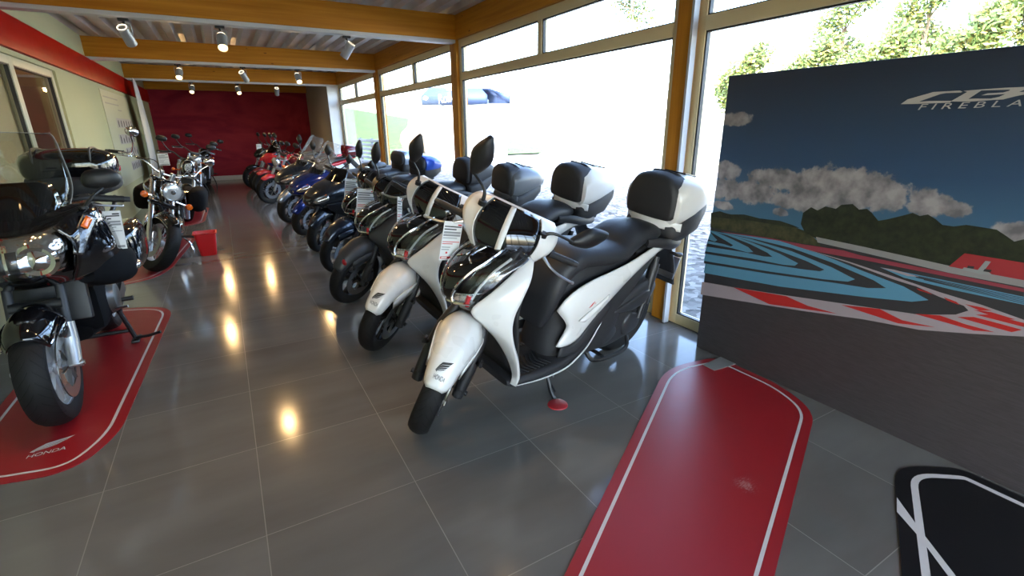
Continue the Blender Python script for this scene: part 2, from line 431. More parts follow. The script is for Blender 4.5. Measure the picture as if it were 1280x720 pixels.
# trapezoid sheet deck, ribs running the length of the room
prof = []; x = XL - .1
while x < XO + .3:
    prof += [(x, ZD), (x + .10, ZD), (x + .135, ZD + .075), (x + .215, ZD + .075)]; x += .25
b = MB(); b.grid([[(p[0], Y0 - .2, p[1]) for p in prof], [(p[0], Y1 + .2, p[1]) for p in prof]]); o = struct('ceiling', b, M['deck'], sharp=20)
b = MB(); b.box(((XL + XO) / 2, (Y0 + Y1) / 2, ZD + .2), (XO - XL + .7, Y1 - Y0 + .6, .16)); struct('roof', b, M['whitewall'])
def wall_with_hole(name, x0, x1, y0, y1, z0, z1, hy0, hy1, hz0, hz1, mat):
    b = MB(); xc, t = (x0 + x1) / 2, x1 - x0
    b.box((xc, (y0 + hy0) / 2, (z0 + z1) / 2), (t, hy0 - y0, z1 - z0)); b.box((xc, (hy1 + y1) / 2, (z0 + z1) / 2), (t, y1 - hy1, z1 - z0))
    b.box((xc, (hy0 + hy1) / 2, (hz1 + z1) / 2), (t, hy1 - hy0, z1 - hz1))
    if hz0 > z0: b.box((xc, (hy0 + hy1) / 2, (hz0 + z0) / 2), (t, hy1 - hy0, hz0 - z0))
    return struct(name, b, mat)
WY0, WY1, WZ0, WZ1 = 5.35, 8.3, .85, 2.19
wall_with_hole('wall_left', XL - .2, XL, Y0, Y1, 0, 3.0, WY0, WY1, WZ0, WZ1, M['wallw'])
b = MB(); b.box((XL + .02, (Y0 + Y1) / 2, 2.40), (.05, Y1 - Y0, .32), .004); struct('trim_1', b, M['redband'])
b = MB(); b.box(((XL + XO) / 2, Y1 + .1, 1.5), (XO - XL + .4, .2, 3.0)); struct('wall_back', b, M['redwall'])
b = MB(); b.box(((XL + 2.63) / 2, Y1 - .01, .065), (2.63 - XL, .02, .13), .004); struct('baseboard_back', b, M['base'])
b = MB(); b.box(((XL + XO) / 2, Y0 - .05, 2.75), (XO - XL, .12, .5)); struct('wall_front', b, M['wallw'])   # unseen glazed front, added to bring daylight in from behind the viewer
fr = MB()
for k in range(5): fr.box((XL + .04 + (XO - XL - .08) * k / 4, Y0 - .05, 1.25), (.08, .08, 2.5), .004)
for z in (.04, 2.1, 2.46): fr.box(((XL + XO) / 2, Y0 - .05, z), (XO - XL, .078, .08), .004)
o = struct('window_7', fr, M['frame'])
for k in range(4):
    g = MB(); w_ = (XO - XL - .08) / 4; g.box((XL + .04 + w_ * (k + .5), Y0 - .05, 1.25), (w_ - .06, .012, 2.4)); struct('pane', g, M['glass'], o)
b = MB(); b.box((2.63 + .2, (14.3 + Y1) / 2, 1.5), (.4, Y1 - 14.3 - .001, 3.0), .003); struct('wall_pier', b, M['pierw'])
b = MB(); b.box((2.63 + .2, 14.285, 1.29), (.396, .03, 2.585)); struct('pier_lit_face', b, M['whitewall'])  # window light on the pier's end face, put in as white
# glulam beams with a white cable strip below each
YB = [-1.42, 2.54, 6.46, 10.4, 14.2]
for i, y in enumerate(YB):
    b = MB(); b.box(((XL + XW) / 2, y + .08, (ZB + ZD) / 2), (XW - XL, .16, ZD - ZB - .002), .004); struct('beam', b, M['woodx'])
    b = MB(); b.box(((XL + XW) / 2, y + .08, ZB - .02), (XW - XL, .15, .04), .003); struct('beam_strip', b, M['strip'])
b = MB(); b.box(((XL + 2.63) / 2, 17.8, (ZB + ZD) / 2), (2.63 - XL, .16, ZD - ZB - .002), .004); struct('beam', b, M['woodx'])
b = MB(); b.box((2.95, (Y0 + 14.26) / 2, (ZB + ZD) / 2), (.14, 14.26 - Y0, ZD - ZB - .004), .004); struct('beam_header', b, M['woody'])
PY = [(-1.44, -1.30), (2.54, 2.69), (6.46, 6.66), (10.38, 10.6)]
for a, c in PY:
    b = MB(); b.box((2.95, (a + c) / 2, ZB / 2), (.15, c - a, ZB - .002), .004); struct('pillar', b, M['woodz'])

# ------------------------------------------------------------------ windows along the right side
def win(n, y0, y1, mull):
    fr = MB(); X = 2.95; d = .07; t = .065
    zb, zt, t0, t1 = .0, ZB, 2.10, 2.19
    fr.box((X, y0 + t / 2, (zb + zt) / 2), (d, t, zt - zb), .004); fr.box((X, y1 - t / 2, (zb + zt) / 2), (d, t, zt - zb), .004)
    fr.box((X, (y0 + y1) / 2, zt - .045), (d, y1 - y0 - 2 * t, .088), .004); fr.box((X, (y0 + y1) / 2, zb + .04), (d, y1 - y0 - 2 * t, .08), .004)
    fr.box((X - .008, (y0 + y1) / 2, (t0 + t1) / 2), (d, y1 - y0 - 2 * t, t1 - t0), .004)
    fr.box((X - .004, mull, (t1 + zt - .09) / 2), (d, .075, zt - .09 - t1), .004)
    o = struct('window_%d' % n, fr, M['frame'])
    for a, c in ((y0 + t, mull - .04), (mull + .04, y1 - t)):
        g = MB(); g.box((X + .005, (a + c) / 2, (t1 + zt - .09) / 2), (.012, c - a + .02, zt - .09 - t1 + .02)); struct('pane', g, M['glass'], o)
        e = MB()   # dark gasket round the pane
        for yy in (a + .006, c - .006): e.box((X - .012, yy, (t1 + zt - .09) / 2), (.03, .012, zt - .09 - t1))
        for zz in (t1 + .005, zt - .095): e.box((X - .012, (a + c) / 2, zz), (.03, c - a, .01))
        struct('gasket', e, M['black'], o)
    g = MB(); g.box((X + .005, (y0 + y1) / 2, (zb + .08 + t0) / 2), (.012, y1 - y0 - 2 * t + .02, t0 - zb - .06)); struct('pane', g, M['glass'], o)
    e = MB()
    for yy in (y0 + t + .006, y1 - t - .006): e.box((X - .012, yy, (zb + .08 + t0) / 2), (.03, .012, t0 - zb - .08))
    for zz in (zb + .085, t0 - .005): e.box((X - .012, (y0 + y1) / 2, zz), (.03, y1 - y0 - 2 * t, .01))
    struct('gasket', e, M['black'], o)
    e = MB()
    for yy in (y0 - .0, y1 + .0): pass
    return o
win(1, -2.85, -1.44, -2.2); win(2, -1.30, 2.54, .6); win(3, 2.69, 6.46, 4.5); win(4, 6.66, 10.38, 8.3); win(5, 10.6, 14.26, 12.4)
b = MB(); b.box((2.86, 2.525, ZB / 2), (.05, .02, ZB - .01)); struct('trim_3', b, M['jamb'])
# interior window in the left wall
fr = MB(); X = XL - .06
for y, w in ((WY0 + .05, .1), (6.82, .13), (WY1 - .05, .1)): fr.box((X, y, (WZ0 + WZ1) / 2), (.07, w, WZ1 - WZ0), .005)
fr.box((X, (WY0 + WY1) / 2, WZ1 - .04), (.068, WY1 - WY0, .08), .005); fr.box((X, (WY0 + WY1) / 2, WZ0 + .04), (.068, WY1 - WY0, .08), .005)
o = struct('window_6', fr, P('inner_frame', (.46, .45, .33), .45))
for a, c in ((WY0 + .1, 6.755), (6.885, WY1 - .1)):
    g = MB(); g.box((X - .01, (a + c) / 2, (WZ0 + WZ1) / 2), (.01, c - a + .01, WZ1 - WZ0 - .15)); struct('pane', g, clear('inner_glass', (.92, .89, .85), .3), o)
    e = MB()
    for yy in (a + .006, c - .006): e.box((X + .01, yy, (WZ0 + WZ1) / 2), (.03, .012, WZ1 - WZ0 - .16))
    for zz in (WZ0 + .085, WZ1 - .085): e.box((X + .01, (a + c) / 2, zz), (.03, c - a, .01))
    struct('gasket', e, M['black'], o)
b = MB()   # dim office seen through the glass
b.box((-3.1, 6.9, 1.45), (.05, 4.4, 2.9)); b.box((-2.45, 4.7, 1.45), (1.3, .05, 2.9)); b.box((-2.45, 9.1, 1.45), (1.3, .05, 2.9)); b.box((-2.45, 6.9, .0), (1.35, 4.4, .05)); b.box((-2.45, 6.9, 2.9), (1.35, 4.4, .05))
struct('wall_office', b, P('office_wall', (.42, .30, .24), .7))
b = MB(); b.box((XL - .115, 6.17, 1.52), (.012, 1.5, 1.33)); tag(b.build('roller_blind', P('blind_cloth', (.85, .82, .58), .8)), 'pale beige roller blind drawn down behind the glass of the inner window', 'blind')

l = bpy.data.lights.new('office_fill_light', 'POINT'); l.energy = 9; l.color = (1, .85, .7); l.shadow_soft_size = .15
o = bpy.data.objects.new('office_fill_light', l); C.objects.link(o); o.location = (-2.4, 7.3, 2.6)  # no fixture known here: light added to brighten the office
# ------------------------------------------------------------------ outside
b = MB(); b.box((33, 20, -.15), (60, 90, .2)); struct('ground_outside', b, M['gravel'])
b = MB(); b.box((37, 20, -.14), (53, 89, .19)); struct('ground_far_sunlit', b, gravel_mat('sunlit_ground_tone', (.45, .44, .42), (.75, .74, .70), 6))  # far ground coloured paler to stand in for sunlight on the gravel
rows = []
for i in range(14):
    row = []
    for j in range(20):
        u, v = i / 13, j / 19
        row.append((5 + 40 * v, 26 + 22 * u - 4 * v, -.1 + 3.6 * u ** 1.2 * (1 - .75 * min(1, max(0, (v - .1) * 2.2))) + .15 * math.sin(5 * v + 3 * u)))
    rows.append(row)
b = MB(); b.grid(rows); tag(struct('hill', b, M['grass']), kind='structure')
# bank with shrubs opposite the near windows
rows = [[(14 + 16 * u, -12 + 34 * v, -.1 + 6.5 * u ** 1.1 + .25 * math.sin(7 * v + 4 * u)) for v in np.linspace(0, 1, 20)] for u in np.linspace(0, 1, 12)]
b = MB(); b.grid(rows, flip=True); struct('hill', b, gravel_mat('sunlit_bank_tone', (.35, .36, .2), (.8, .78, .66), 5))  # bank coloured near white so it burns out like sunlit ground
def leaf_cloud(b, c, rad, n, ms, s=.09):
    for _ in range(n):
        while 1:
            p = Vector((random.uniform(-1, 1), random.uniform(-1, 1), random.uniform(-1, 1)))
            if p.length < 1: break
        p = p * (.55 + .45 * random.random()); p = Vector(c) + Vector((p.x * rad[0], p.y * rad[1], p.z * rad[2]))
        a = Vector((random.gauss(0, 1), random.gauss(0, 1), random.gauss(0, 1))).normalized() * s; q = a.orthogonal().normalized() * s * .6
        i = b.add([p - a, p + q, p + a, p - q]); b.face((i, i + 1, i + 2, i + 3), random.choice(ms))
TR = [((18.0, 19.6), 8.0, 1.5, 'tall loose tree on the bank, seen in the upper panes left of the nearest pillar'),
      ((17.0, 12.6), 3.4, .98, 'thin shrub on the bank just right of the nearest wooden pillar'),
      ((17.2, 10.3), 3.3, .98, 'shrub on the bank above the upper left corner of the board'),
      ((17.0, 8.2), 3.3, .98, 'broad shrub on the bank above the middle of the board'),
      ((16.9, 6.2), 3.5, .98, 'dense yellow green shrub on the bank above the board letters'),
      ((21.5, 11.6), 4.2, 1.25, 'taller shrub high on the bank at the top of the window, nearest the pillar'),
      ((21.5, 8.9), 4.2, 1.25, 'taller shrub high on the bank, over the middle of the board'),
      ((21.3, 6.2), 4.2, 1.25, 'taller shrub high on the bank, over the board letters')]
for (x, y), h, w, lab in TR:
    t = thing('tree', lab, 'tree', (x, y, 0), group='trees and shrubs on the bank outside')
    zb = -.15 + 6.5 * max(0, (x - 14) / 16) ** 1.1
    b = MB(); b.tube([(0, 0, zb), (.06, .05, zb + h * .4), (0, .1, zb + h * .8)], [.06, .05, .03], 7)
    for k in range(6):
        a = k * 1.05; b.tube([(.04, .05, zb + h * ((.5 if h > 6 else .3) + .06 * k)), (math.cos(a) * w * .6, math.sin(a) * w * .6, zb + h * (.5 + .07 * k))], [.035, .012], 5)
    b.build('trunk', M['bark'], t)
    b = MB()
    for k in range(7):
        a = k * .9; leaf_cloud(b, (math.cos(a) * w * .5, math.sin(a) * w * .55, zb + h * ((.66 if h > 6 else .35) + (.06 if h > 6 else .09) * k)), (w * .55, w * .6, min(h, 5) * .2), 420, (0, 0, 1))
    b.build('foliage', [M['leafa'], M['leafb']], t, sharp=0)
# blue promotional tent
t = thing('tent', 'white walled tent with a blue roof and white lettering, outside beyond the gravel', 'tent', (0, 0, 0))
tx, ty0, ty1 = 9.0, 17.55, 24.6
b = MB(); b.grid([[(tx, ty0, 2.36), (tx, ty1, 2.56)], [(tx, ty0, 2.66), (tx, ty1, 3.0)], [(tx + .3, ty0 + 1.0, 2.95), (tx + .3, ty1 - .3, 3.35)], [(tx + .7, ty0 + 1.0, 2.95), (tx + .7, ty1 - .3, 3.35)], [(tx + 1.0, ty0, 2.66), (tx + 1.0, ty1, 3.0)], [(tx + 1.0, ty0, 2.36), (tx + 1.0, ty1, 2.56)]], m=0)
b.grid([[(tx, ty0, 2.36), (tx, ty0, 2.66)], [(tx + .3, ty0 + 1, 2.95), (tx + .3, ty0 + 1, 2.95)], [(tx + .7, ty0 + 1, 2.95), (tx + .7, ty0 + 1, 2.95)], [(tx + 1.0, ty0, 2.36), (tx + 1.0, ty0, 2.66)]])
b.build('canopy', M['tent'], t, solid=.03)
b = MB(); b.box((tx + .5, (ty0 + ty1) / 2, 1.12), (.85, ty1 - ty0 - .2, 2.5)); b.build('side_wall', M['tentw'], t)
for yy in (ty0 + .05, ty1 - .05):
    b = MB(); b.tube([(tx + .05, yy, -.06), (tx + .05, yy, 2.5)], .05, 8); b.build('pole', M['slat'], t)
def text_mesh(s, size, ext=0):
    cu = bpy.data.curves.new('lettering', 'FONT'); cu.body = s; cu.size = size; cu.extrude = ext
    ob = bpy.data.objects.new('lettering', cu); C.objects.link(ob); dg = bpy.context.evaluated_depsgraph_get(); dg.update()
    me = bpy.data.meshes.new_from_object(ob.evaluated_get(dg)); C.objects.unlink(ob); bpy.data.objects.remove(ob)
    vs = [tuple(v.co) for v in me.vertices]; fs = [tuple(p.vertices) for p in me.polygons]; bpy.data.meshes.remove(me); return vs, fs
def text_on(mb, s, size, fn, m=0, ext=0):
    vs, fs = text_mesh(s, size, ext); i = mb.add([fn(*v) for v in vs])
    for f in fs: mb.face([i + q for q in f], m)
b = MB(); text_on(b, 'Roller', .62, lambda x, y, z: (tx - .04 + .0 * y, 22.35 - x * 1.55, 2.56 + y * .9 )); b.build('lettering', M['tentw'], t)
# slatted grey fence outside the last window
t = thing('slat_fence', 'low grey slatted fence outside the farthest window', 'fence', (0, 0, 0))
b = MB()
for k in range(8): b.box((4.4, 17.3, .12 + k * .14), (.03, 3.4, .09), .004)
b.build('slat', M['slat'], t)
for yy in (15.6, 17.2, 18.8):
    b = MB(); b.box((4.43, yy, .55), (.08, .09, 1.25), .005); b.build('post', M['slat'], t)
t = thing('bench', 'pale timber bench standing on the sunlit gravel outside', 'bench', (0, 0, 0))
b = MB(); b.bar((16.9, 34.6, .42), (19.0, 33.4, .42), .4, .07); b.build('seat', M['tentw'], t)
for k in (.1, .9):
    b = MB(); b.box((16.9 + 2.1 * k, 34.6 - 1.2 * k, .17), (.1, .36, .44)); b.build('leg', M['slat'], t)
b = MB(); bm = bmesh.new(); bmesh.ops.create_icosphere(bm, subdivisions=3, radius=1)
for v in bm.verts: v.co *= 1 + .14 * math.sin(5 * v.co.x + 3 * v.co.z) + .1 * math.sin(7 * v.co.y)
i = b.add([(9.4 + v.co.x * .8, 26.6 + v.co.y * 1.0, .9 + v.co.z * 1.0) for v in bm.verts])
for f in bm.faces: b.face([i + v.index for v in f.verts])
bm.free(); tag(b.build('boulder', M['rock'], sharp=0), 'brown boulder on the grass left of the tent outside', 'boulder')

# ------------------------------------------------------------------ ceiling spots
def spot(loc, d, lit, lab):
    """loc: under the strip; d: beam direction"""
    t = thing('ceiling_spotlight', lab, 'spotlight', loc, group='spotlights hung below the beams')
    b = MB(); b.box((0, 0, -.012), (.09, .05, .024), .004); b.tube([(0, 0, -.02), (0, 0, -.05)], .012, 8); b.build('mount', M['asphalt'], t)
    D = Vector(d).normalized(); c = Vector((0, 0, -.15)); q = D.to_track_quat('X', 'Z').to_matrix().to_4x4()
    X = Matrix.Translation(c) @ q
    b = MB(X); b.lathe([(.0, -.085), (.042, -.085), (.05, -.075), (.05, .10), (.046, .10), (.044, .085), (0, .085)], axis='x', n=24); b.build('housing', M['lampbody'], t)
    b = MB(X); b.lathe([(.0, .088), (.042, .09)], axis='x', n=20); b.build('bulb', M['glow'], t)
    b = MB(X); b.lathe([(.036, -.089), (.045, -.089)], axis='x', n=20); b.build('vent_ring', M['ringglow'], t)
    s = D.cross(Vector((0, 0, 1))).normalized() if abs(D.z) < .99 else Vector((1, 0, 0))
    b = MB(); b.tube([c + s * .056, c + s * .056 + Vector((0, 0, .1)), c - s * .056 + Vector((0, 0, .1)), c - s * .056], .005, 6); b.build('bracket', M['lampbody'], t)
    l = bpy.data.lights.new('spot_beam', 'SPOT'); l.energy = SPOT_W; l.color = (1, .62, .26); l.spot_size = R(130); l.spot_blend = 1; l.shadow_soft_size = .06
    lo = bpy.data.objects.new('spot_beam', l); C.objects.link(lo); lo.parent = t
    lo.matrix_local = Matrix.Translation(c + D * .12) @ D.to_track_quat('-Z', 'Y').to_matrix().to_4x4()
SPOT_W, NEAR_W = 20, 16
LS = 'grey cylinder spotlight under the nearest whole beam, '
spot((-.64, 6.58, ZB - .04), (.22, .75, -.75), 0, LS + 'turned away beside the white wall')
spot((.19, 6.58, ZB - .04), (-.05, -.7, -.75), 1, LS + 'shining towards the aisle')
spot((1.51, 6.58, ZB - .04), (-.5, .4, -.8), 0, LS + 'turned away near the windows')
LS = 'grey cylinder spotlight under the second beam, '
spot((-.42, 10.52, ZB - .04), (-.1, -.7, -.7), 1, LS + 'shining, next to the red band')
spot((.55, 10.52, ZB - .04), (.4, .6, -.7), 0, LS + 'turned away in the middle')
spot((1.45, 10.52, ZB - .04), (.05, -.7, -.75), 1, LS + 'shining near the windows')
LS = 'small grey spotlight under the farthest strip before the red wall, '
spot((-.38, 14.32, ZB - .04), (-.15, -.7, -.7), 1, LS + 'shining, beside the white banner')
spot((.57, 14.32, ZB - .04), (.15, -.7, -.7), 1, LS + 'shining in the middle')
spot((1.43, 14.32, ZB - .04), (0, .6, -.8), 0, LS + 'unlit looking, near the pier')

# the next row of spots is out of frame above the viewer: only its light is needed
for px_, dx, dy in ((-.6, .1, -.3), (.25, .0, -.5), (1.5, -.3, .1)):
    l = bpy.data.lights.new('spot_beam', 'SPOT'); l.energy = NEAR_W; l.color = (1, .62, .26); l.spot_size = R(95); l.spot_blend = .8; l.shadow_soft_size = .05
    lo = bpy.data.objects.new('spot_beam', l); C.objects.link(lo); lo.matrix_world = Matrix.Translation((px_, 2.72, 2.38)) @ Vector((dx, dy, -1)).to_track_quat('-Z', 'Y').to_matrix().to_4x4()

# ------------------------------------------------------------------ wall poster, banner, bucket
t = thing('wall_poster', 'large white poster with four rows of small dark pictures on the left wall', 'poster', (0, 0, 0))
py0, py1 = 10.85, 13.75
b = MB(); b.box((XL + .005, (py0 + py1) / 2, 1.36), (.01, py1 - py0, 1.6)); b.build('sheet', P('poster_paper', (.46, .45, .31), .5), t)
b = MB()
for (a, c, z) in ((11.0, 12.4, 2.05), (11.05, 12.4, 1.95), (12.2, 12.6, 1.86)): b.box((XL + .011, (a + c) / 2, z), (.003, c - a, .022))
b.build('heading_line', P('poster_line', (.34, .33, .28), .6), t)
pm = P('poster_picture', (.40, .37, .36), .5)
for r, (a, c, z) in enumerate(((11.75, 13.6, 1.63), (11.6, 13.45, 1.34), (12.0, 13.5, 1.09), (12.25, 13.6, .83))):
    b = MB(); b.box((XL + .011, (a + c) / 2, z), (.003, c - a, .17), m=0)
    n = 6
    for k in range(n):
        yy = a + (c - a) * (k + .5) / n; h = .12 + .03 * math.sin(3.1 * k + r)
        b.tube([(XL + .012, yy, z - .07), (XL + .012, yy + .01, z - .07 + h * .75), (XL + .012, yy + .01, z - .07 + h)], [.05, .06, .028], 8, m=1, flat=.05)
    b.build('picture_row', [pm, P('poster_figure', (.05, .04, .045), .6)], t)
t = thing('feather_banner', 'tall narrow white feather banner standing by the left wall before the red wall', 'banner', (0, 0, 0))
XF = -1.40
pl = [(165.5, 97.5), (168, 100), (173, 113), (180, 136), (187, 162), (194, 193), (199, 222), (192, 222), (187, 194), (180, 163), (172.5, 130), (168, 110)]
b = MB(); b.prism([tuple(on(0, XF, *p)[1:]) for p in pl], XF - .008, XF + .008, plane='yz'); b.build('cloth', M['whitewall'], t)
q = [on(0, XF - .02, *p) for p in ((165.5, 98), (170, 118), (178, 150), (186, 190))]; q.append((XF - .02, q[-1][1] - .15, .02))
b = MB(); b.tube(q, .014, 8, k=20); b.build('pole', M['slat'], t)
b = MB(); b.lathe([(0, .0), (.13, .0), (.13, .03), (.03, .05), (0, .05)], (XF - .02, q[-1][1], 0), 'z', 20); b.build('base', M['black'], t)

t = thing('bucket', 'red square plastic bucket on the tiles at the end of the red mat', 'bucket', (-.36, 7.1, 0))
b = MB()
def sq(w, z, r=.035, n=5):
    o = []
    for cx, cy, a0 in ((1, 1, 0), (-1, 1, 90), (-1, -1, 180), (1, -1, 270)):
        for k in range(n + 1):
            a = R(a0 + 90 * k / n); o.append((cx * (w - r) + r * math.cos(a), cy * (w - r) + r * math.sin(a), z))
    return o
b.grid([sq(.085, .0), sq(.088, .005), sq(.118, .27), sq(.130, .272), sq(.132, .285), sq(.118, .286), sq(.114, .27), sq(.083, .008)], cu=True, cap=True)
b.build('body', M['bucket'], t)
b = MB(); b.tube([(-.02, -.128, .285), (0, -.165, .296), (.03, -.128, .285)], .014, 8, k=8, flat=.4); b.build('spout', M['bucket'], t)

# ------------------------------------------------------------------ display mats
M['mat'] = None
def mat_mat():
    m, nt, b = nodes('mat_red'); L = nt.links.new
    tc = tex(nt, 'TexCoord'); nz = tex(nt, 'TexNoise', Scale=9.0, Detail=8.0, Roughness=.75); L(tc.outputs['Object'], nz.inputs['Vector'])
    # one scuffed patch of its own shape
    vd = tex(nt, 'VectorMath', operation='DISTANCE'); vd.inputs[1].default_value = SCUFF; L(tc.outputs['Object'], vd.inputs[0])
    mr = tex(nt, 'MapRange'); mr.inputs['From Min'].default_value = .10; mr.inputs['From Max'].default_value = .0; mr.inputs['To Max'].default_value = .30; L(vd.outputs['Value'], mr.inputs['Value'])
    mp = tex(nt, 'Mapping'); mp.inputs['Scale'].default_value = (9, 30, 9); mp.inputs['Rotation'].default_value = (0, 0, .5); L(tc.outputs['Object'], mp.inputs[0])
    n2 = tex(nt, 'TexNoise', Scale=6.0, Detail=9.0, Roughness=.8); L(mp.outputs[0], n2.inputs['Vector'])
    ad = tex(nt, 'Math', operation='ADD'); L(mr.outputs[0], ad.inputs[0]); L(n2.outputs['Fac'], ad.inputs[1])
    st = tex(nt, 'MapRange'); st.inputs['From Min'].default_value = .69; st.inputs['From Max'].default_value = .80; st.inputs['To Max'].default_value = .55; L(ad.outputs[0], st.inputs['Value'])
    mx = tex(nt, 'Mix', data_type='RGBA'); mx.inputs['A'].default_value = (.31, .011, .016, 1); mx.inputs['B'].default_value = (.45, .28, .26, 1)
    L(st.outputs[0], mx.inputs['Factor']); L(mx.outputs['Result'], b.inputs['Base Color'])
    r2 = tex(nt, 'MapRange'); r2.inputs['To Min'].default_value = .3; r2.inputs['To Max'].default_value = .46; L(nz.outputs['Fac'], r2.inputs['Value']); L(r2.outputs[0], b.inputs['Roughness'])
    return m
SCUFF = tuple(on(2, .004, 932, 606)); M['mat'] = mat_mat()
M['matblack'] = P('mat_black', (.006, .006, .007), .4); M['matline'] = P('mat_white_line', (.62, .58, .55), .45)
def offset_in(pts, d):
    n = len(pts); out = []
    for i in range(n):
        a, p, c = np.array(pts[i - 1]), np.array(pts[i]), np.array(pts[(i + 1) % n])
        t = (c - a); t /= np.linalg.norm(t); out.append(p + d * np.array([-t[1], t[0]]))
    return out
def round_poly(pts, rs, n=8):
    out = []; k = len(pts)
    for i in range(k):
        p = np.array(pts[i]); a = np.array(pts[i - 1]) - p; c = np.array(pts[(i + 1) % k]) - p
        r = min(rs[i] if hasattr(rs, '__len__') else rs, np.linalg.norm(a) * .48, np.linalg.norm(c) * .48)
        A = p + a / np.linalg.norm(a) * r; B = p + c / np.linalg.norm(c) * r
        for q in np.linspace(0, 1, n): out.append(A * (1 - q) ** 2 + 2 * p * q * (1 - q) + B * q * q)
    return out
def dmat(lab, poly, rs, m, group=None, line=.05, lw=.016, z=.004):
    t = thing('display_mat', lab, 'mat', (0, 0, 0), group=group)
    o = round_poly(poly, rs); b = MB(); b.prism([tuple(p) for p in o], .0005, z, plane='xy'); b.build('sheet', m, t)
    sg = 1 if sum(o[k - 1][0] * o[k][1] - o[k][0] * o[k - 1][1] for k in range(len(o))) > 0 else -1
    i0, i1 = offset_in(o, sg * line), offset_in(o, sg * (line + lw)); b = MB()
    b.grid([[(p[0], p[1], z + .0008) for p in i0], [(p[0], p[1], z + .0008) for p in i1]], cu=True); b.build('border_line', M['matline'], t)
    return t
def wing_logo(b, fn, m=0):
    """feathered wing mark above a word; fn maps (x right, y up) of a 1 x .7 emblem to 3D"""
    def fan(pts):
        i = b.add([fn(*p) for p in pts]); b.face(list(range(i, i + len(pts))), m)
    tips = [(.98, .72), (.87, .585), (.77, .49), (.67, .41), (.57, .345), (.44, .30)]
    root = [(.0, .30), (.025, .285), (.05, .27), (.075, .258), (.10, .248), (.13, .24)]
    ctrl = [(.30, .60), (.33, .505), (.34, .43), (.33, .37), (.31, .325), (.28, .29)]
    for i in range(5):
        q = (tips[i + 1][0] - .01, tips[i + 1][1] + .022)
        fan([root[i], (ctrl[i][0] * .55, root[i][1] + (ctrl[i][1] - root[i][1]) * .62), ctrl[i], tips[i], q, (ctrl[i + 1][0], ctrl[i + 1][1] + .014), (ctrl[i + 1][0] * .55, root[i + 1][1] + (ctrl[i + 1][1] - root[i + 1][1]) * .62 + .01), (root[i + 1][0], root[i + 1][1] + .004)])
    text_on(b, 'HONDA', .24, lambda x, y, z: fn(.02 + x * 1.06, y))
# ------------------------------------------------------------------ race track display board (a flat print on a thin board)
XB = 2.708
def bp(px, py):
    q = on(0, XB, px, py); return np.array([q[1], q[2]])
def board_sky():
    m, nt, b = nodes('print_sky'); L = nt.links.new
    tc = tex(nt, 'TexCoord'); sp = tex(nt, 'SeparateXYZ'); L(tc.outputs['Object'], sp.inputs[0])
    mr = tex(nt, 'MapRange'); mr.inputs['From Min'].default_value = .9; mr.inputs['From Max'].default_value = 1.75; L(sp.outputs[2], mr.inputs['Value'])
    r = tex(nt, 'ValToRGB'); e = r.color_ramp.elements
    e[0].color = (.058, .155, .25, 1); e[1].color = (.019, .031, .060, 1); e.new(.45).color = (.027, .068, .145, 1); L(mr.outputs[0], r.inputs[0])
    nz = tex(nt, 'TexNoise', Scale=17.0, Detail=8.0, Roughness=.62); L(tc.outputs['Object'], nz.inputs['Vector'])
    cl = [(1045, 236, 62, 27), (1088, 240, 46, 24), (1010, 232, 40, 18), (975, 224, 45, 12), (940, 240, 30, 14), (1000, 252, 42, 12), (1112, 250, 24, 12),
          (905, 213, 22, 11), (903, 236, 22, 13), (918, 149, 20, 8), (975, 265, 10, 5), (905, 257, 14, 5), (1160, 254, 30, 18), (1190, 261, 26, 10), (1268, 290, 30, 13)]
    acc = None
    for (x, y, rx, ry) in cl:
        c = bp(x, y); ry_ = abs(bp(x, y + ry)[1] - c[1]); rx_ = abs(bp(x + rx, y)[0] - c[0])
        s1 = tex(nt, 'VectorMath', operation='SUBTRACT'); s1.inputs[1].default_value = (XB, c[0], c[1]); L(tc.outputs['Object'], s1.inputs[0])
        s2 = tex(nt, 'VectorMath', operation='MULTIPLY'); s2.inputs[1].default_value = (0, 1 / rx_, 1 / ry_); L(s1.outputs[0], s2.inputs[0])
        ln = tex(nt, 'VectorMath', operation='LENGTH'); L(s2.outputs[0], ln.inputs[0])
        if acc is None: acc = ln.outputs['Value']
        else:
            mn = tex(nt, 'Math', operation='SMOOTH_MIN'); mn.inputs[2].default_value = .15; L(acc, mn.inputs[0]); L(ln.outputs['Value'], mn.inputs[1]); acc = mn.outputs[0]
    ad = tex(nt, 'Math', operation='MULTIPLY_ADD'); ad.inputs[1].default_value = 1.5; L(nz.outputs['Fac'], ad.inputs[0]); L(acc, ad.inputs[2])
    ms = tex(nt, 'MapRange'); ms.interpolation_type = 'SMOOTHSTEP'; ms.inputs['From Min'].default_value = 1.90; ms.inputs['From Max'].default_value = 1.62; L(ad.outputs[0], ms.inputs['Value'])
    n2 = tex(nt, 'TexNoise', Scale=13.0, Detail=5.0); mp = tex(nt, 'Mapping'); mp.inputs['Location'].default_value = (0, .03, .02); L(tc.outputs['Object'], mp.inputs[0]); L(mp.outputs[0], n2.inputs['Vector'])
    r2 = tex(nt, 'ValToRGB'); e = r2.color_ramp.elements; e[0].position = .35; e[0].color = (.12, .115, .13, 1); e[1].position = .65; e[1].color = (.34, .32, .33, 1); L(n2.outputs['Fac'], r2.inputs[0])
    mx = tex(nt, 'Mix', data_type='RGBA'); L(ms.outputs[0], mx.inputs['Factor']); L(r.outputs[0], mx.inputs['A']); L(r2.outputs[0], mx.inputs['B'])
    L(mx.outputs['Result'], b.inputs['Base Color']); b.inputs['Roughness'].default_value = .45
    return m
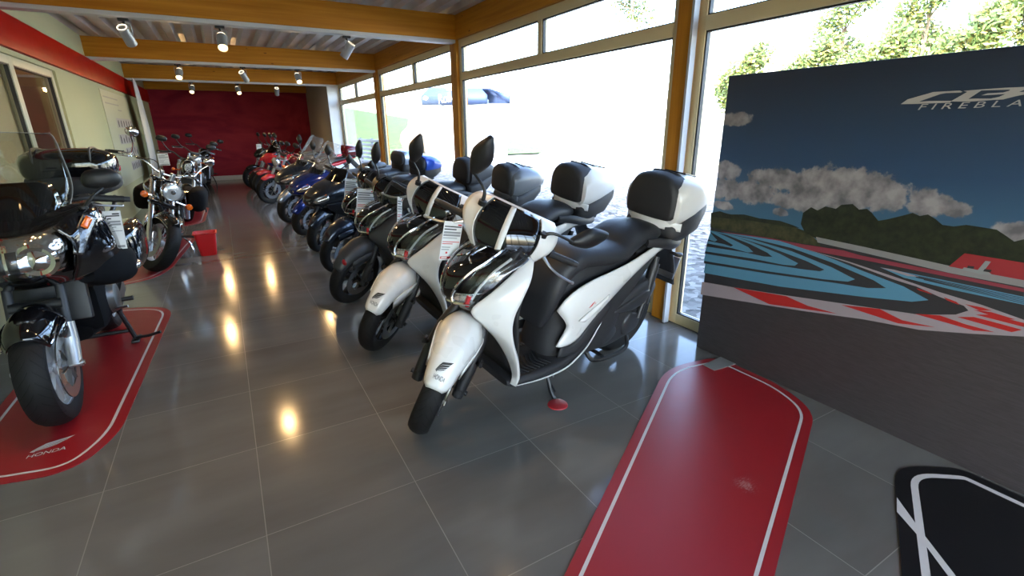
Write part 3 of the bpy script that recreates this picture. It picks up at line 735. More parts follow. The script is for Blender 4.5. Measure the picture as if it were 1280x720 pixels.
def noise2(name, c0, c1, sc, stretch=(1, 1, 1), rough=.5):
    m, nt, b = nodes(name); L = nt.links.new
    tc = tex(nt, 'TexCoord'); mp = tex(nt, 'Mapping'); mp.inputs['Scale'].default_value = stretch; L(tc.outputs['Object'], mp.inputs[0])
    nz = tex(nt, 'TexNoise', Scale=sc, Detail=6.0, Roughness=.6); L(mp.outputs[0], nz.inputs['Vector'])
    r = tex(nt, 'ValToRGB'); e = r.color_ramp.elements; e[0].position = .35; e[0].color = (*c0, 1); e[1].position = .68; e[1].color = (*c1, 1)
    L(nz.outputs['Fac'], r.inputs[0]); L(r.outputs[0], b.inputs['Base Color']); b.inputs['Roughness'].default_value = rough
    return m
t = thing('display_board', 'large dark board printed with a race track under a blue sky, against the windows', 'display board', (0, 0, 0))
YE, ZT = 2.088, 1.781
b = MB(); b.box((XB + .016, (YE - 1.6) / 2, ZT / 2 + .001), (.03, YE + 1.6, ZT), .003)
b.build('panel', noise2('print_asphalt', (.042, .035, .036), (.060, .052, .053), 5, (1, 3, 30)), t)
PMATS = [board_sky(), noise2('print_trees', (.006, .010, .005), (.026, .032, .013), 26), noise2('print_grass', (.018, .024, .008), (.07, .066, .028), 22),
         P('print_fence', (.24, .235, .235), .5), P('print_red', (.30, .024, .03), .5), P('print_blue', (.085, .24, .36), .5), P('print_dark', (.030, .029, .032), .5),
         P('print_white', (.30, .26, .28), .5), P('print_redstrip', (.24, .036, .055), .5), P('print_kerb_red', (.40, .017, .015), .5), P('print_logo', (.46, .45, .44), .5), P('print_greyroof', (.25, .27, .27), .5)]
pb = MB(); lay = [0]
def pp(pts, m, smooth=0):
    lay[0] += 1; x = XB - .0005 - .00012 * lay[0]
    Q = [bp(*p) for p in pts]
    if smooth: Q = cr(Q, smooth, True)
    i = pb.add([(x, q[0], q[1]) for q in Q]); pb.face(list(range(i, i + len(Q))), m)
i = pb.add([(XB - .0005, YE - .001, .86), (XB - .0005, -1.6, .72), (XB - .0005, -1.6, ZT - .001), (XB - .0005, YE - .001, ZT - .001)]); pb.face((i, i + 1, i + 2, i + 3), 0)
LX = 889   # left edge of the board at track height
pp([(LX, 281), (1280, 345), (1280, 420), (880, 352)], 6)
pp([(LX, 267), (905, 266), (923, 270), (950, 275), (972, 277), (994, 284), (1010, 290), (1024, 303), (1026, 308), (955, 296), (LX - 1, 284)], 2)
pp([(LX, 266), (900, 264), (912, 268), (930, 268), (950, 273), (975, 276), (990, 281), (1000, 285), (975, 282), (940, 276), (LX, 271)], 1)
trees = [(1001, 280), (1004, 266), (1014, 259), (1022, 263), (1032, 258), (1045, 261), (1052, 256), (1066, 255), (1074, 262), (1084, 261), (1090, 266), (1098, 276), (1110, 274), (1122, 271), (1130, 269), (1141, 266), (1150, 270), (1160, 268), (1170, 274), (1178, 281), (1192, 283), (1208, 281), (1228, 284), (1246, 287), (1258, 295), (1268, 302), (1280, 299), (1290, 300), (1290, 345), (1186, 337), (1080, 312), (1020, 298), (1006, 290)]
pp(trees, 1)
pp([(1020, 296), (1080, 308.5), (1186, 332), (1290, 352), (1290, 361), (1186, 341), (1080, 316), (1022, 303)], 3)
pp([(1186, 333), (1206, 316.5), (1290, 330), (1290, 352)], 4)
pp([(1205, 334), (1236, 340), (1240, 343), (1226, 343), (1203, 337)], 11); pp([(1232, 326), (1239, 327), (1228, 341), (1220, 340)], 11); pp([(1210, 332), (1218, 333), (1217, 336), (1209, 335)], 6); pp([(1231, 336), (1240, 337.5), (1238, 340.5), (1229, 339)], 6)
pp([(900, 289), (960, 297), (1002, 305), (1055, 313), (1075, 319), (1180, 340), (1290, 363), (1290, 367), (1180, 345), (1075, 324), (1040, 318), (1000, 311), (940, 299)], 8)
pp([(1100, 334), (1180, 350), (1290, 373), (1290, 383), (1190, 362), (1130, 347)], 5)
for k in range(4): pp([(1125 + 10 * k, 340 + 3 * k), (1290, 374.5 + 2.2 * k), (1290, 375.3 + 2.2 * k), (1125 + 10 * k, 341 + 3 * k)], 6)
pp([(1100, 334), (1118, 337), (1150, 346), (1135, 345)], 7)
# painted run-off: nested chevrons, outermost first
chev = [([(880, 341), (975, 358), (1080, 371), (1140, 377), (1161, 375), (1130, 358), (1080, 339), (1030, 319), (975, 301), (930, 294), (LX, 289)],
         [(880, 329), (960, 342), (1040, 353), (1085, 360), (1108, 360), (1092, 350), (1040, 328), (990, 310), (945, 299), (LX, 288)]),
        ([(880, 326), (960, 339), (1030, 349), (1060, 352), (1069, 349), (1040, 334), (990, 314), (940, 299), (LX, 288)],
         [(881, 317), (950, 328), (1000, 336), (1025, 339), (1031, 337), (1008, 326), (960, 308), (920, 296), (LX, 288)]),
        ([(882, 314), (940, 323), (980, 331), (994, 332), (998, 329), (975, 317), (940, 303), (912, 293), (LX, 288)],
         [(883, 308), (930, 315), (955, 320.5), (966, 321), (960, 316), (938, 305), (910, 294), (LX, 288)]),
        ([(884, 304), (915, 310), (935, 315.5), (942, 315), (936, 309), (918, 300), (898, 291), (LX, 288)],
         [(885, 301), (905, 305), (914, 308), (917, 306.5), (908, 301), (896, 294), (LX, 290)]),
        ([(886, 299), (894, 302), (897, 300), (893, 296), (LX, 291)], None)]
for o, d in chev:
    pp(o, 5); 
    if d: pp(d, 6)
# kerb
pp([(878, 352), (917, 359), (983, 369), (1080, 383), (1149, 393), (1195, 393), (1211, 388), (1205, 382), (1175, 371), (1146, 358), (1120, 350), (1060, 328), (1000, 309), (1062, 327), (1122, 347), (1175, 365), (1228, 381), (1290, 403), (1290, 421), (1215, 417), (1149, 412), (1080, 399), (1000, 388), (876, 368)], 7)
for q in ([(917, 359), (983, 370), (1010, 382), (1047, 392), (962, 380)], [(1052, 381), (1100, 386), (1128, 400), (1170, 409), (1123, 404)], [(1144, 392), (1175, 394), (1207, 405), (1244, 415), (1218, 413)],
          [(1197, 396), (1218, 396), (1249, 404), (1278, 412), (1265, 415)], [(1220, 393), (1239, 393), (1290, 406), (1290, 411)], [(1207, 380), (1228, 384), (1240, 388), (1225, 388)], [(1217, 387), (1240, 390), (1270, 399), (1255, 399)], [(1146, 360), (1160, 364), (1166, 368), (1150, 363)], [(1180, 371), (1196, 377), (1200, 381), (1184, 375)]): pp(q, 9)
# lettering
def zp(pts): return [(1100 + x / 7.111, 90 + y / 7.111) for x, y in pts]
pp(zp([(188, 286), (250, 243), (480, 178), (712, 165), (738, 175), (722, 183), (592, 188), (540, 197), (365, 258), (355, 264), (440, 258), (640, 256), (628, 272), (330, 284)]), 10)
pp(zp([(632, 262), (780, 177), (745, 168), (900, 155), (1120, 140), (1285, 133), (1285, 143), (1160, 157), (905, 165), (790, 240), (850, 236), (1000, 236), (1000, 250), (790, 264)]), 10)
pp(zp([(990, 250), (990, 236), (1060, 222), (1120, 196), (1000, 204), (905, 208), (960, 190), (1100, 182), (1150, 168), (1165, 155), (1285, 135), (1290, 143), (1285, 160), (1240, 178), (1290, 176), (1290, 200), (1210, 216), (1100, 244)]), 10)
pp(zp([(1285, 133), (1600, 113), (1600, 130), (1285, 170)]), 10); pp(zp([(1290, 200), (1440, 170), (1600, 230), (1560, 234), (1400, 196), (1290, 216)]), 10)
A0, A1 = bp(1147, 137.5), bp(1278, 132.6)
vs, fs = text_mesh('F I R E B L A', 1.0); wv = max(v[0] for v in vs); i = pb.add([(XB - .012, A0[0] + (A1[0] - A0[0]) * (v[0] + .25 * v[1]) / wv, A0[1] + (A1[1] - A0[1]) * v[0] / wv + v[1] * .034) for v in vs])
for f in fs: pb.face([i + q for q in f][::-1], 10)
pb.build('track_print', PMATS, t, sharp=0)
b = MB(); q = [on(2, .008, *p)[:2] for p in ((879, 456), (893, 463), (914, 457), (902, 452))]; q = [(q[0][0], q[0][1]), (q[1][0], q[1][1]), (2.705, q[2][1]), (2.705, q[3][1] + .05)]
b.prism(q, .0055, .0085, plane='xy'); b.build('foot_plate', P('foot_plate_grey', (.30, .30, .28), .4, .3), t)

# ------------------------------------------------------------------ mats
pw = lambda *p: on(2, .004, *p)[:2]
q = [pw(705, 720), pw(818, 486), pw(838, 448), pw(905, 454), pw(1000, 488), pw(1018, 520), pw(968, 720)]
L0, R0 = pw(705, 720), pw(968, 720)
dl = (pw(705, 720) - pw(822, 480)); dr = (pw(968, 720) - pw(1018, 520)); dl /= np.linalg.norm(dl); dr /= np.linalg.norm(dr)
A = pw(822, 480); D = pw(1019, 515)
poly = [L0 + dl * .35, A + (A - L0) / np.linalg.norm(A - L0) * .24, np.array([2.69, 1.90]), np.array([2.695, 1.44]), D, R0 + dr * .35]
dmat('long empty red mat with white border and a scuffed patch before the track board', poly, [.12, .22, .1, .12, .16, .12], M['mat'], line=.045, lw=.014)
poly = [pw(1118, 735), pw(1118, 600) , pw(1128, 578), pw(1190, 578), np.array([2.69, .45]), np.array([2.69, .1]), pw(1300, 735)]
t = dmat('black mat with a thick white line at the foot of the track board', [pw(1131, 760), pw(1117, 580), np.array([2.69, .58]), np.array([2.69, .05]), pw(1420, 760)], [.05, .14, .05, .1, .05], M['matblack'], line=.055, lw=.026)
b = MB(); b.grid([[(*pw(1121, 622), .0055), (*pw(1121, 640), .0055)], [(*pw(1152, 665), .0055), (*pw(1150, 673), .0055)], [(*pw(1196, 722), .0055), (*pw(1190, 727), .0055)]], m=0); b.build('diagonal_stripe', M['matline'], t)
# ------------------------------------------------------------------ shared vehicle pieces (local axes: x forward, y left, z up)
def steer(pivot, rake, deg):
    """rotation of the front end about the steering axis (rake in degrees from vertical)"""
    a = Vector((-math.sin(R(rake)), 0, math.cos(R(rake)))); p = Vector(pivot)
    return Matrix.Translation(p) @ Matrix.Rotation(R(deg), 4, a) @ Matrix.Translation(-p)
def wheel(root, name, c, rad, wid, X=None, rim='rimblack', spokes=5, rimr=None, disc=1, tw=.5, wire=False, rounder=.5):
    h = wid / 2; rr = rimr or rad - .075
    pr = [(rr - .012, -h * .72), (rr + .012, -h * .86), (rad * .55 + rr * .45, -h), (rad - .022, -h * .93), (rad - .008, -h * .62), (rad - .001, -h * .25), (rad, 0)]
    pr = pr + [(r, -y) for r, y in pr[-2::-1]]
    b = MB(X); b.lathe(pr, c, 'y', 56, uv=True); w = b.build(name, M['tyre'], root)
    b = MB(X)
    b.lathe([(rr + .006, -h * .8), (rr + .008, -h * .7), (rr - .016, -h * .55), (rr - .02, 0), (rr - .016, h * .55), (rr + .008, h * .7), (rr + .006, h * .8)], c, 'y', 48)
    b.lathe([(0, -h * .62), (.03, -h * .62), (.042, -h * .4), (.042, h * .4), (.03, h * .62), (0, h * .62)], c, 'y', 20)
    if wire:
        for k in range(28):
            a = k * 2 * math.pi / 28; s = 1 if k % 2 else -1
            b.tube([(c[0] + .04 * math.cos(a + .5 * s), s * h * .4, c[2] + .04 * math.sin(a + .5 * s)), (c[0] + (rr - .015) * math.cos(a), 0, c[2] + (rr - .015) * math.sin(a))], .0028, 4)
    else:
        for k in range(spokes):
            a = k * 2 * math.pi / spokes + .3
            for s in ((-.10, .10) if spokes <= 6 else (0,)):
                a2 = a + s * 1.3
                b.tube([(c[0] + .03 * math.cos(a + s * 2), 0, c[2] + .03 * math.sin(a + s * 2)), (c[0] + rr * .6 * math.cos(a2), 0, c[2] + rr * .6 * math.sin(a2)), (c[0] + (rr - .012) * math.cos(a2 + s * .4), 0, c[2] + (rr - .012) * math.sin(a2 + s * .4))], [h * .34, h * .28, h * .3], 8, flat=1)
    b.build('rim', M[rim], w)
    for s in ((1, -1) if disc == 2 else ((disc,) if disc else ())) if disc != -1 else (-1,):
        b = MB(X); y = s * (h * .95 + .012)
        b.lathe([(rr * .52, y - .003), (rr * .80, y - .003), (rr * .80, y + .003), (rr * .52, y + .003)], c, 'y', 40, closed=True)
        for k in range(6):
            a = k * math.pi / 3; b.bar((c[0] + .03 * math.cos(a), y, c[2] + .03 * math.sin(a)), (c[0] + rr * .55 * math.cos(a), y, c[2] + rr * .55 * math.sin(a)), .018, .005)
        b.build('brake_disc', M['disc'], w)
    return w
def mirror(root, base, head, X=None, w=.10, h=.155, tilt=(0, 0, 0), mat='black', name='mirror', stalk=None, rnd=False, mid=None, sm='black'):
    """stalk from base to head; head a shaped shell with a glass facing backwards"""
    B, H = Vector(base), Vector(head); 
    q = Matrix.Translation(H) @ Matrix.Rotation(R(tilt[2]), 4, 'Z') @ Matrix.Rotation(R(tilt[0]), 4, 'X') @ Matrix.Rotation(R(tilt[1]), 4, 'Y')
    XX = (X or IDENT) @ q
    if rnd: o = [(math.cos(a) * w * .5, math.sin(a) * h * .5) for a in np.linspace(0, 2 * math.pi, 20, endpoint=False)]
    else: o = [tuple(p) for p in cr(([(-.12 * w, -.5 * h), (.12 * w, -.48 * h), (.45 * w, -.12 * h), (.42 * w, .16 * h), (.06 * w, .5 * h), (-.06 * w, .5 * h), (-.42 * w, .14 * h), (-.46 * w, -.1 * h)] if h > w else [(-.45 * w, -.38 * h), (.1 * w, -.5 * h), (.45 * w, -.3 * h), (.5 * w, .1 * h), (.3 * w, .45 * h), (-.3 * w, .45 * h), (-.5 * w, .1 * h)]), 24, True)]
    b = MB(XX); rows = []
    for f, x in ((1, -.012), (1.02, 0), (.92, .018), (.65, .032), (.25, .037)): rows.append([(x, f * p[0], f * p[1]) for p in o])
    b.grid(rows, cu=True, cap=True); m = b.build(name, M[mat], root)
    b = MB(XX); i = b.add([(-.0125, .9 * p[0], .9 * p[1]) for p in o]); b.face(list(range(i, i + len(o)))[::-1]); b.build('mirror_glass', M['mirror'], m)
    lo = q @ Vector((.012, 0, -.42 * h) if stalk is None else stalk); md = Vector(mid) if mid else B.lerp(lo, .5) + Vector((.01, 0, -.012))
    b = MB(X); b.tube([B, md, lo], [.011, .008, .008], 8, k=12); b.lathe([(0, -.012), (.02, -.012), (.02, .012), (0, .014)], B, 'z', 14); b.build('stalk', M[sm], m)
    return m
def grip(root, a, b_, X=None, r=.0175, mat='rubber', end='dkgrey'):
    a, b_ = Vector(a), Vector(b_); b = MB(X)
    d = (b_ - a); n = 14; P_ = [a + d * k / n for k in range(n + 1)]
    b.tube(P_, [r * (1.28 if k in (0,) else 1.0 + .05 * (k % 2)) for k in range(n + 1)], 12)
    g = b.build('grip', M[mat], root)
    b = MB(X); b.tube([b_, b_ + d.normalized() * .03], [.017, .015], 12); b.build('bar_end', M[end], g); return g
def lever(root, pts, X=None, mat='alu', r=.007):
    b = MB(X); b.tube(pts, [r * 1.5] + [r] * (len(pts) - 2) + [r * .9], 8, k=16, flat=.8); e = pts[-1]; b.lathe([(0, -.01), (.008, -.006), (.01, 0), (.008, .006), (0, .01)], e, 'z', 10)
    return b.build('brake_lever', M[mat], root)
def price_tag(loc, yaw, lab, w=.15, h=.21, tilt=6, roll=0, yawrot=None, group='price tags hung on the scooters', red=True, gap=.018):
    """white printed card on a loop of string; hangs below loc, printed face towards local -y"""
    t = thing('price_tag', lab, 'price tag', loc, yaw, 0, group)
    t.matrix_world = Matrix.Translation(loc) @ Matrix.Rotation(R(yaw), 4, 'Z') @ Matrix.Rotation(R(roll), 4, 'Y') @ Matrix.Rotation(R(tilt), 4, 'X')
    b = MB(); b.box((0, 0, -gap - h / 2), (w, .0016, h))
    y = -.0012; ZT_ = -gap
    rowsd = [(.08, .035, 3 if red else 1, .25, 1), (.13, .03, 1, -.45, .45), (.20, .03, 1, -.45, .2), (.28, .05, 2, -.45, .45), (.35, .05, 2, -.45, .45), (.42, .02, 2, -.45, .3), (.52, .018, 3 if red else 2, -.45, .45), (.57, .018, 3 if red else 2, -.45, .1), (.66, .02, 2, -.45, 0), (.72, .02, 2, -.45, -.05), (.93, .06, 3 if red else 2, -.45, .45)]
    for f, t_, m, x0, x1 in rowsd:
        if x1 > .5: x1 = .45
        b.box(((x0 + x1) / 2 * w, y, ZT_ - f * h), ((x1 - x0) * w, .0006, t_ * h), m=m)
    if red: b.box((-.02, y, ZT_ - .8 * h), (.012, .0006, .05 * h), m=3)
    b.box((-.25 * w, y, ZT_ - .93 * h), (.3 * w, .0007, .03 * h), m=1 if not red else 0)
    b.build('card', [M['paper'], M['ink'], M['inkgrey'], M['inkred']], t)
    b = MB(); b.tube([(-.01, 0, -gap - .002), (-.012, 0, -gap * .4), (0, 0, .012), (.012, 0, -gap * .4), (.01, 0, -gap - .002)], .0013, 5, k=16); b.build('string', M['ink'], t)
    return t

# ------------------------------------------------------------------ city scooter with flat floor, big wheels and a top box
def sh_scooter(label, loc, yaw, lean, paint, boxp, st=46, rim='rimblack', group='big wheeled scooters by the windows', boxband=True, low_mirror='fold', stripe='white', fl_reflect=False, emblem=True, box=True, scale=1.0):
    t = thing('scooter', label, 'scooter', loc, yaw, lean, group); t.scale = (scale,) * 3
    S = steer((1.395, 0, .30), 26.5, st); pm = M[paint]
    # wheels, fork, fender
    wheel(t, 'front_wheel', (1.45, 0, .283), .283, .112, S, rim, 5, .205, disc=1)
    wheel(t, 'rear_wheel', (0, 0, .293), .293, .13, None, rim, 5, .205, disc=0)
    b = MB(S)
    for s in (1, -1):
        b.tube([(1.47, s * .112, .25), (1.41, s * .114, .40), (1.34, s * .108, .55), (1.27, s * .07, .66)], [.030, .033, .026, .024], 10)
        b.box((1.455, s * .112, .275), (.055, .04, .07), .01); b.tube([(1.455, s * .13, .278), (1.455, s * .155, .278)], .014, 10)
        b.tube([(1.40, s * .13, .45), (1.43, s * .158, .465)], .011, 8); b.box((1.42, s * .15, .475), (.03, .02, .03), .006)
    b.tube([(1.45, -.12, .283), (1.45, .12, .283)], .009, 8); b.build('fork', M['black'], t)
    b = MB(S); b.box((1.37, .10, .30), (.075, .04, .10), .012); b.build('brake_caliper', M['dkgrey'], t)
    b = MB(S); fs = []
    for a, w, r, sg in ((36, .040, .322, .02), (39, .058, .324, .03), (46, .070, .33, .04), (58, .080, .342, .05), (72, .094, .36, .06), (88, .110, .378, .07), (104, .112, .39, .08), (122, .09, .385, .07)):
        fs.append((1.445 + r * math.cos(R(a)), .285 + r * math.sin(R(a)), w, sg * math.cos(R(a)), sg * math.sin(R(a)) + .01, r))
    A = cr([f[:5] for f in fs], 22)
    b.grid([[shell_pt(a, v, 0, 3.2) for v in np.linspace(-1, 1, 15)] for a in A])
    for s in (1, -1):   # side skirts of the fender down to the fork
        g0 = [shell_pt(a, s, 0, 3.2) for a in A[6:]]; g1 = [(p[0] - .02, p[1] * .98, p[2] - .085 * math.sin(math.pi * (.35 + .65 * k / len(g0)))) for k, p in enumerate(g0)]
        b.grid([g0, g1], flip=s < 0)
    f = b.build('front_fender', pm, t, solid=.006, sharp=50)
    if emblem:
        def efn(x, y):
            i = 1.6 + (.12 + y) * 5.0; a = A[int(i)] * (1 - i % 1) + A[int(i) + 1] * (i % 1); v = (x - .5) * .85
            p = Vector(shell_pt(a, v, 0, 3.2)); n = Vector((p.x - 1.43, 0, p.z - .285)).normalized(); return p + n * .003
        b = MB(S); wing_logo(b, efn); b.build('emblem', M['ink'], f, sharp=0)
    if fl_reflect:
        b = MB(S); a = A[4]; p = shell_pt(a, .0); b.lathe([(0, .006), (.024, .006), (.028, 0)], (p[0] + .004, .055, p[2]), 'x', 16); b.build('reflector', M['redlens'], f)
    # nose
    NP = cr([(1.335, .665, .085, .03, .0), (1.395, .73, .125, .10, -.01), (1.405, .80, .16, .15, -.015), (1.355, .875, .19, .17, -.02), (1.27, .925, .20, .15, -.005), (1.16, .965, .185, .09, .015), (1.08, .985, .15, .04, .02)], 28)
    def np_(u, v, off=0): 
        i = u * 27; k = min(int(i), 26); return shell_pt(NP[k] * (1 - i + k) + NP[k + 1] * (i - k), v, off, 1.7)
    def sub(u0, u1, v0, v1, m, name, off=0, solid=.004, nu=18, nv=9, par=None, vf=None):
        b = MB(); b.grid([[np_(u, (v0 + (v1 - v0) * q) * (vf(u) if vf else 1), off) for q in np.linspace(0, 1, nv)] for u in np.linspace(u0, u1, nu)]); return b.build(name, m, par or t, solid=solid)
    nose = sub(.0, .26, -1, 1, M['lampin'], 'nose_lower', -.006)
    sub(.16, 1, -.62, .62, M['piano'], 'front_grille', .002, vf=lambda u: .45 + .55 * min(1, (u - .1) * 2.2))
    for s in (1, -1):
        g = sub(.10, .86, s * .55, s * 1.0, M['lampdark'], 'headlight_reflector', -.035)
        sub(.08, .90, s * .52, s * 1.02, M['lens'], 'headlight', .003)
        b = MB(); b.tube([np_(u, s * (.55 * (.45 + .55 * min(1, (u - .1) * 2.2))), .006) for u in np.linspace(.13, .96, 20)], .0065, 6); b.build('chrome_trim', M['chrome'], t)
        b = MB(); b.tube([np_(u, s * v, .004) for u, v in ((.56, .30), (.62, .12), (.70, .08), (.84, .14), (.97, .30))], .005, 6, k=22); b.build('chrome_trim', M['chrome'], t)
        b = MB(); b.tube([np_(u, s * .8, -.012) for u in np.linspace(.2, .7, 8)], .007, 6); b.build('running_light', M['rwhite'], t)
        b = MB(); b.tube([np_(u, s * .72, -.01) for u in np.linspace(.10, .24, 5)], .014, 6); b.build('turn_signal', M['redlens'], t)
    b = MB(); b.tube([np_(.11, v, .006) for v in np.linspace(-.9, .9, 15)], .008, 6); b.build('chrome_trim', M['chrome'], t)
    # leg shield wings
    for s, nm in ((1, 'leg_shield'), (-1, 'leg_shield')):
        b = MB()
        fr_ = [(1.035, .175, .925), (1.13, .178, .862), (1.235, .165, .785), (1.33, .125, .70), (1.285, .145, .635), (1.20, .165, .535), (1.125, .175, .41), (1.075, .185, .28), (1.10, .20, .225)]
        mid = [(1.032, .19, .922), (1.115, .212, .845), (1.20, .212, .768), (1.265, .18, .69), (1.24, .20, .625), (1.18, .225, .53), (1.12, .225, .41), (1.078, .215, .28), (1.095, .215, .225)]
        rr_ = [(1.028, .205, .915), (1.07, .235, .835), (1.125, .25, .755), (1.165, .255, .685), (1.175, .258, .61), (1.155, .258, .52), (1.11, .25, .41), (1.08, .24, .29), (1.082, .225, .225)]
        G = [[(x, s * y, z) for x, y, z in c] for c in (fr_, mid, rr_)]
        b.patch(G, 30, 10, flip=s < 0); b.build(nm, pm, t, solid=.014, offset=-1 if s > 0 else -1)
    b = MB(); b.patch([[(x, y * q, z) for x, y, z in ((1.04, .155, .94), (1.07, .20, .80), (1.12, .225, .65), (1.10, .225, .45), (1.07, .20, .24))] for q in (-1, -.5, 0, .5, 1)], 14, 12, flip=True)
    b.patch([[(x, y * q, z) for x, y, z in ((1.06, .16, .97), (1.22, .15, .80), (1.26, .12, .68), (1.17, .16, .5), (1.06, .17, .26))] for q in (-1, 0, 1)], 14, 8)
    b.build('inner_shield', M['matte'], t, solid=.01)
    b = MB(); b.box((1.03, .0, .74), (.09, .24, .2), .03); b.build('glove_box', M['matte'], t)
    # floor
    b = MB(); b.loftx([(1.12, 0, .225, .185, .02), (1.06, 0, .215, .205, .035), (.9, 0, .205, .215, .04), (.70, 0, .21, .21, .045), (.55, 0, .24, .19, .06), (.42, 0, .29, .16, .07)], 24, 20, e=4.5); fl = b.build('floorboard', M['matte'], t)
    for s in (1, -1):
        b = MB(); b.patch([[(.79, s * .04, .249), (1.03, s * .04, .245)], [(.79, s * .19, .246), (1.03, s * .19, .242)]], 4, 3)
        for k in range(8): b.tube([(.80 + .028 * k, s * .05, .252), (.83 + .028 * k, s * .12, .2525), (.80 + .028 * k, s * .185, .249)], .005, 5, k=10)
        b.build('foot_mat', M['rubber'], fl)
    for s in (1, -1):
        b = MB(); b.tube([(1.07, s * .214, .212), (.9, s * .222, .195), (.72, s * .222, .198), (.60, s * .212, .235), (.50, s * .196, .285), (.42, s * .18, .36), (.36, s * .175, .45)], [.003, .005, .006, .005, .005, .004, .003], 6, k=30, flat=.7); b.build('trim_line', pm, fl)
    # under-seat body and seat
    b = MB(); b.loftz([(.20, .50, 0, .30, .17), (.30, .47, 0, .335, .175), (.42, .42, 0, .36, .165), (.56, .36, 0, .42, .16), (.68, .28, 0, .47, .15), (.76, .22, 0, .48, .14)], 28, 18, e=3.2); b.build('under_seat_body', M['matte'], t)
    b = MB(); b.sweep([(.815, .44, .10, .02, .03), (.80, .55, .150, .035, .05), (.775, .66, .172, .05, .07), (.715, .765, .18, .055, .08), (.60, .815, .185, .052, .08), (.42, .80, .19, .05, .07), (.26, .80, .188, .055, .06), (.18, .835, .178, .06, .07), (.08, .865, .165, .055, .075), (-.06, .865, .148, .05, .07), (-.14, .862, .12, .03, .05)], 24, 44, e=2.7); se = b.build('seat', M['seat'], t, sharp=50)
    b = MB()
    for x, w, z in ((.12, .168, .907), (.02, .158, .918), (-.07, .145, .921)): b.tube([(x, -w * .92, z - .03), (x + .02, -w * .5, z + .006), (x + .025, 0, z + .012), (x + .02, w * .5, z + .006), (x, w * .92, z - .03)], .004, 6, k=20)
    b.build('seat_seam', M['rubber'], se)
    # side covers
    for s in (1, -1):
        top = [(.770, .150, .560), (.735, .168, .625), (.665, .180, .675), (.55, .188, .712), (.40, .190, .735), (.22, .182, .760), (.04, .16, .79), (-.12, .125, .80), (-.30, .07, .775)]
        mid = [(.735, .186, .500), (.69, .205, .545), (.60, .216, .585), (.48, .220, .618), (.35, .214, .660), (.20, .198, .706), (.03, .168, .75), (-.13, .13, .77), (-.30, .073, .757)]
        low = [(.705, .175, .440), (.70, .190, .430), (.62, .196, .448), (.49, .198, .500), (.36, .192, .570), (.22, .178, .640), (.04, .152, .705), (-.13, .115, .74), (-.30, .063, .74)]
        tail = [(.775, .178, .345), (.72, .186, .335), (.62, .186, .352), (.49, .182, .465), (.36, .176, .552), (.22, .160, .622), (.04, .13, .69), (-.13, .09, .73), (-.30, .04, .735)]
        b = MB(); b.patch([[(x, s * y, z) for x, y, z in c] for c in (top, mid, low, tail)], 34, 16, flip=s > 0); sc_ = b.build('side_cover', pm, t, solid=.012, sharp=60)
        b = MB(); b.patch([[(x, s * (y + .006), z) for x, y, z in c] for c in ([(.66, .216, .495), (.55, .222, .555), (.43, .222, .612)], [(.63, .223, .485), (.53, .229, .54), (.43, .226, .602)], [(.60, .216, .48), (.52, .221, .525), (.43, .219, .595)])], 12, 6, flip=s > 0); b.build('raised_blade', pm, sc_, solid=.006)
        b = MB()
        for k in range(4): b.patch([[(.565 - .036 * k, s * .2275, .588 + .013 * k), (.59 - .036 * k, s * .2275, .563 + .013 * k)], [(.545 - .036 * k, s * .2275, .598 + .013 * k), (.57 - .036 * k, s * .2275, .571 + .013 * k)]], 2, 2)
        b.build('badge', M['inkred'], sc_, solid=.003, sharp=0)
        b = MB(); b.patch([[(x, s * y, z) for x, y, z in c] for c in ([(.74, .18, .33), (.64, .185, .33), (.50, .175, .43), (.36, .168, .53)], [(.76, .185, .27), (.62, .20, .27), (.46, .19, .37), (.33, .175, .49)])], 20, 4, flip=s > 0); b.build('lower_side_panel', M['matte'], t, solid=.012)
        b = MB(); b.tube([(-.02, s * .15, .30), (-.10, s * .13, .50), (-.16, s * .11, .70)], .022, 10); b.tube([(-.06, s * .14, .40), (-.15, s * .113, .66)], .036, 10); b.build('rear_shock', M['black'], t)
    # tail, rail, plate
    b = MB(); b.loftx([(.1, 0, .77, .13, .05), (-.12, 0, .755, .105, .05), (-.28, 0, .74, .075, .05), (-.40, 0, .735, .04, .03)], 20, 14); b.build('tail', M['matte'], t)
    b = MB(); b.loftx([(-.30, 0, .74, .085, .028), (-.38, 0, .735, .07, .03), (-.43, 0, .73, .045, .022)], 18, 8); b.build('tail_light', M['redlens'], t)
    for s in (1, -1):
        b = MB(); b.tube([(.06, s * .165, .845), (-.06, s * .188, .835), (-.20, s * .18, .80), (-.34, s * .13, .775), (-.40, s * .10, .765)], [.016, .022, .022, .02, .02], 10, k=20, flat=1.5); b.build('grab_rail', M['matte'], t)
    b = MB(); b.box((-.30, 0, .795), (.30, .2, .03), .01); b.build('rack', M['matte'], t)
    b = MB(); b.patch([[(-.32, y, .76), (-.43, y * .9, .60), (-.49, y * .9, .42)] for y in (-.10, 0, .10)], 8, 5); pl_ = b.build('plate_holder', M['black'], t, solid=.01)
    b = MB(); b.box((-.47, 0, .545), (.012, .19, .16), .004, Matrix.Rotation(R(-18), 3, 'Y')); b.build('plate_back', M['alu'], pl_)
    for s in (1, -1):
        b = MB(); b.loftx([(-.36, s * .09, .69, .012, .01), (-.38, s * .12, .68, .025, .014), (-.41, s * .13, .68, .024, .013), (-.43, s * .13, .68, .008, .006)], 12, 8); b.build('rear_indicator', M['black'], t)
    # engine, belt case, air box, exhaust, stands
    b = MB(); b.pillow([(.44, .19), (.30, .14), (.10, .15), (-.06, .20), (-.10, .32), (.0, .40), (.22, .40), (.40, .34)], .105, .035, sign=1, depth=.14); b.pillow([(.40, .22), (.26, .19), (.18, .26), (.26, .33), (.38, .32)], .14, .018, sign=1, depth=.02)
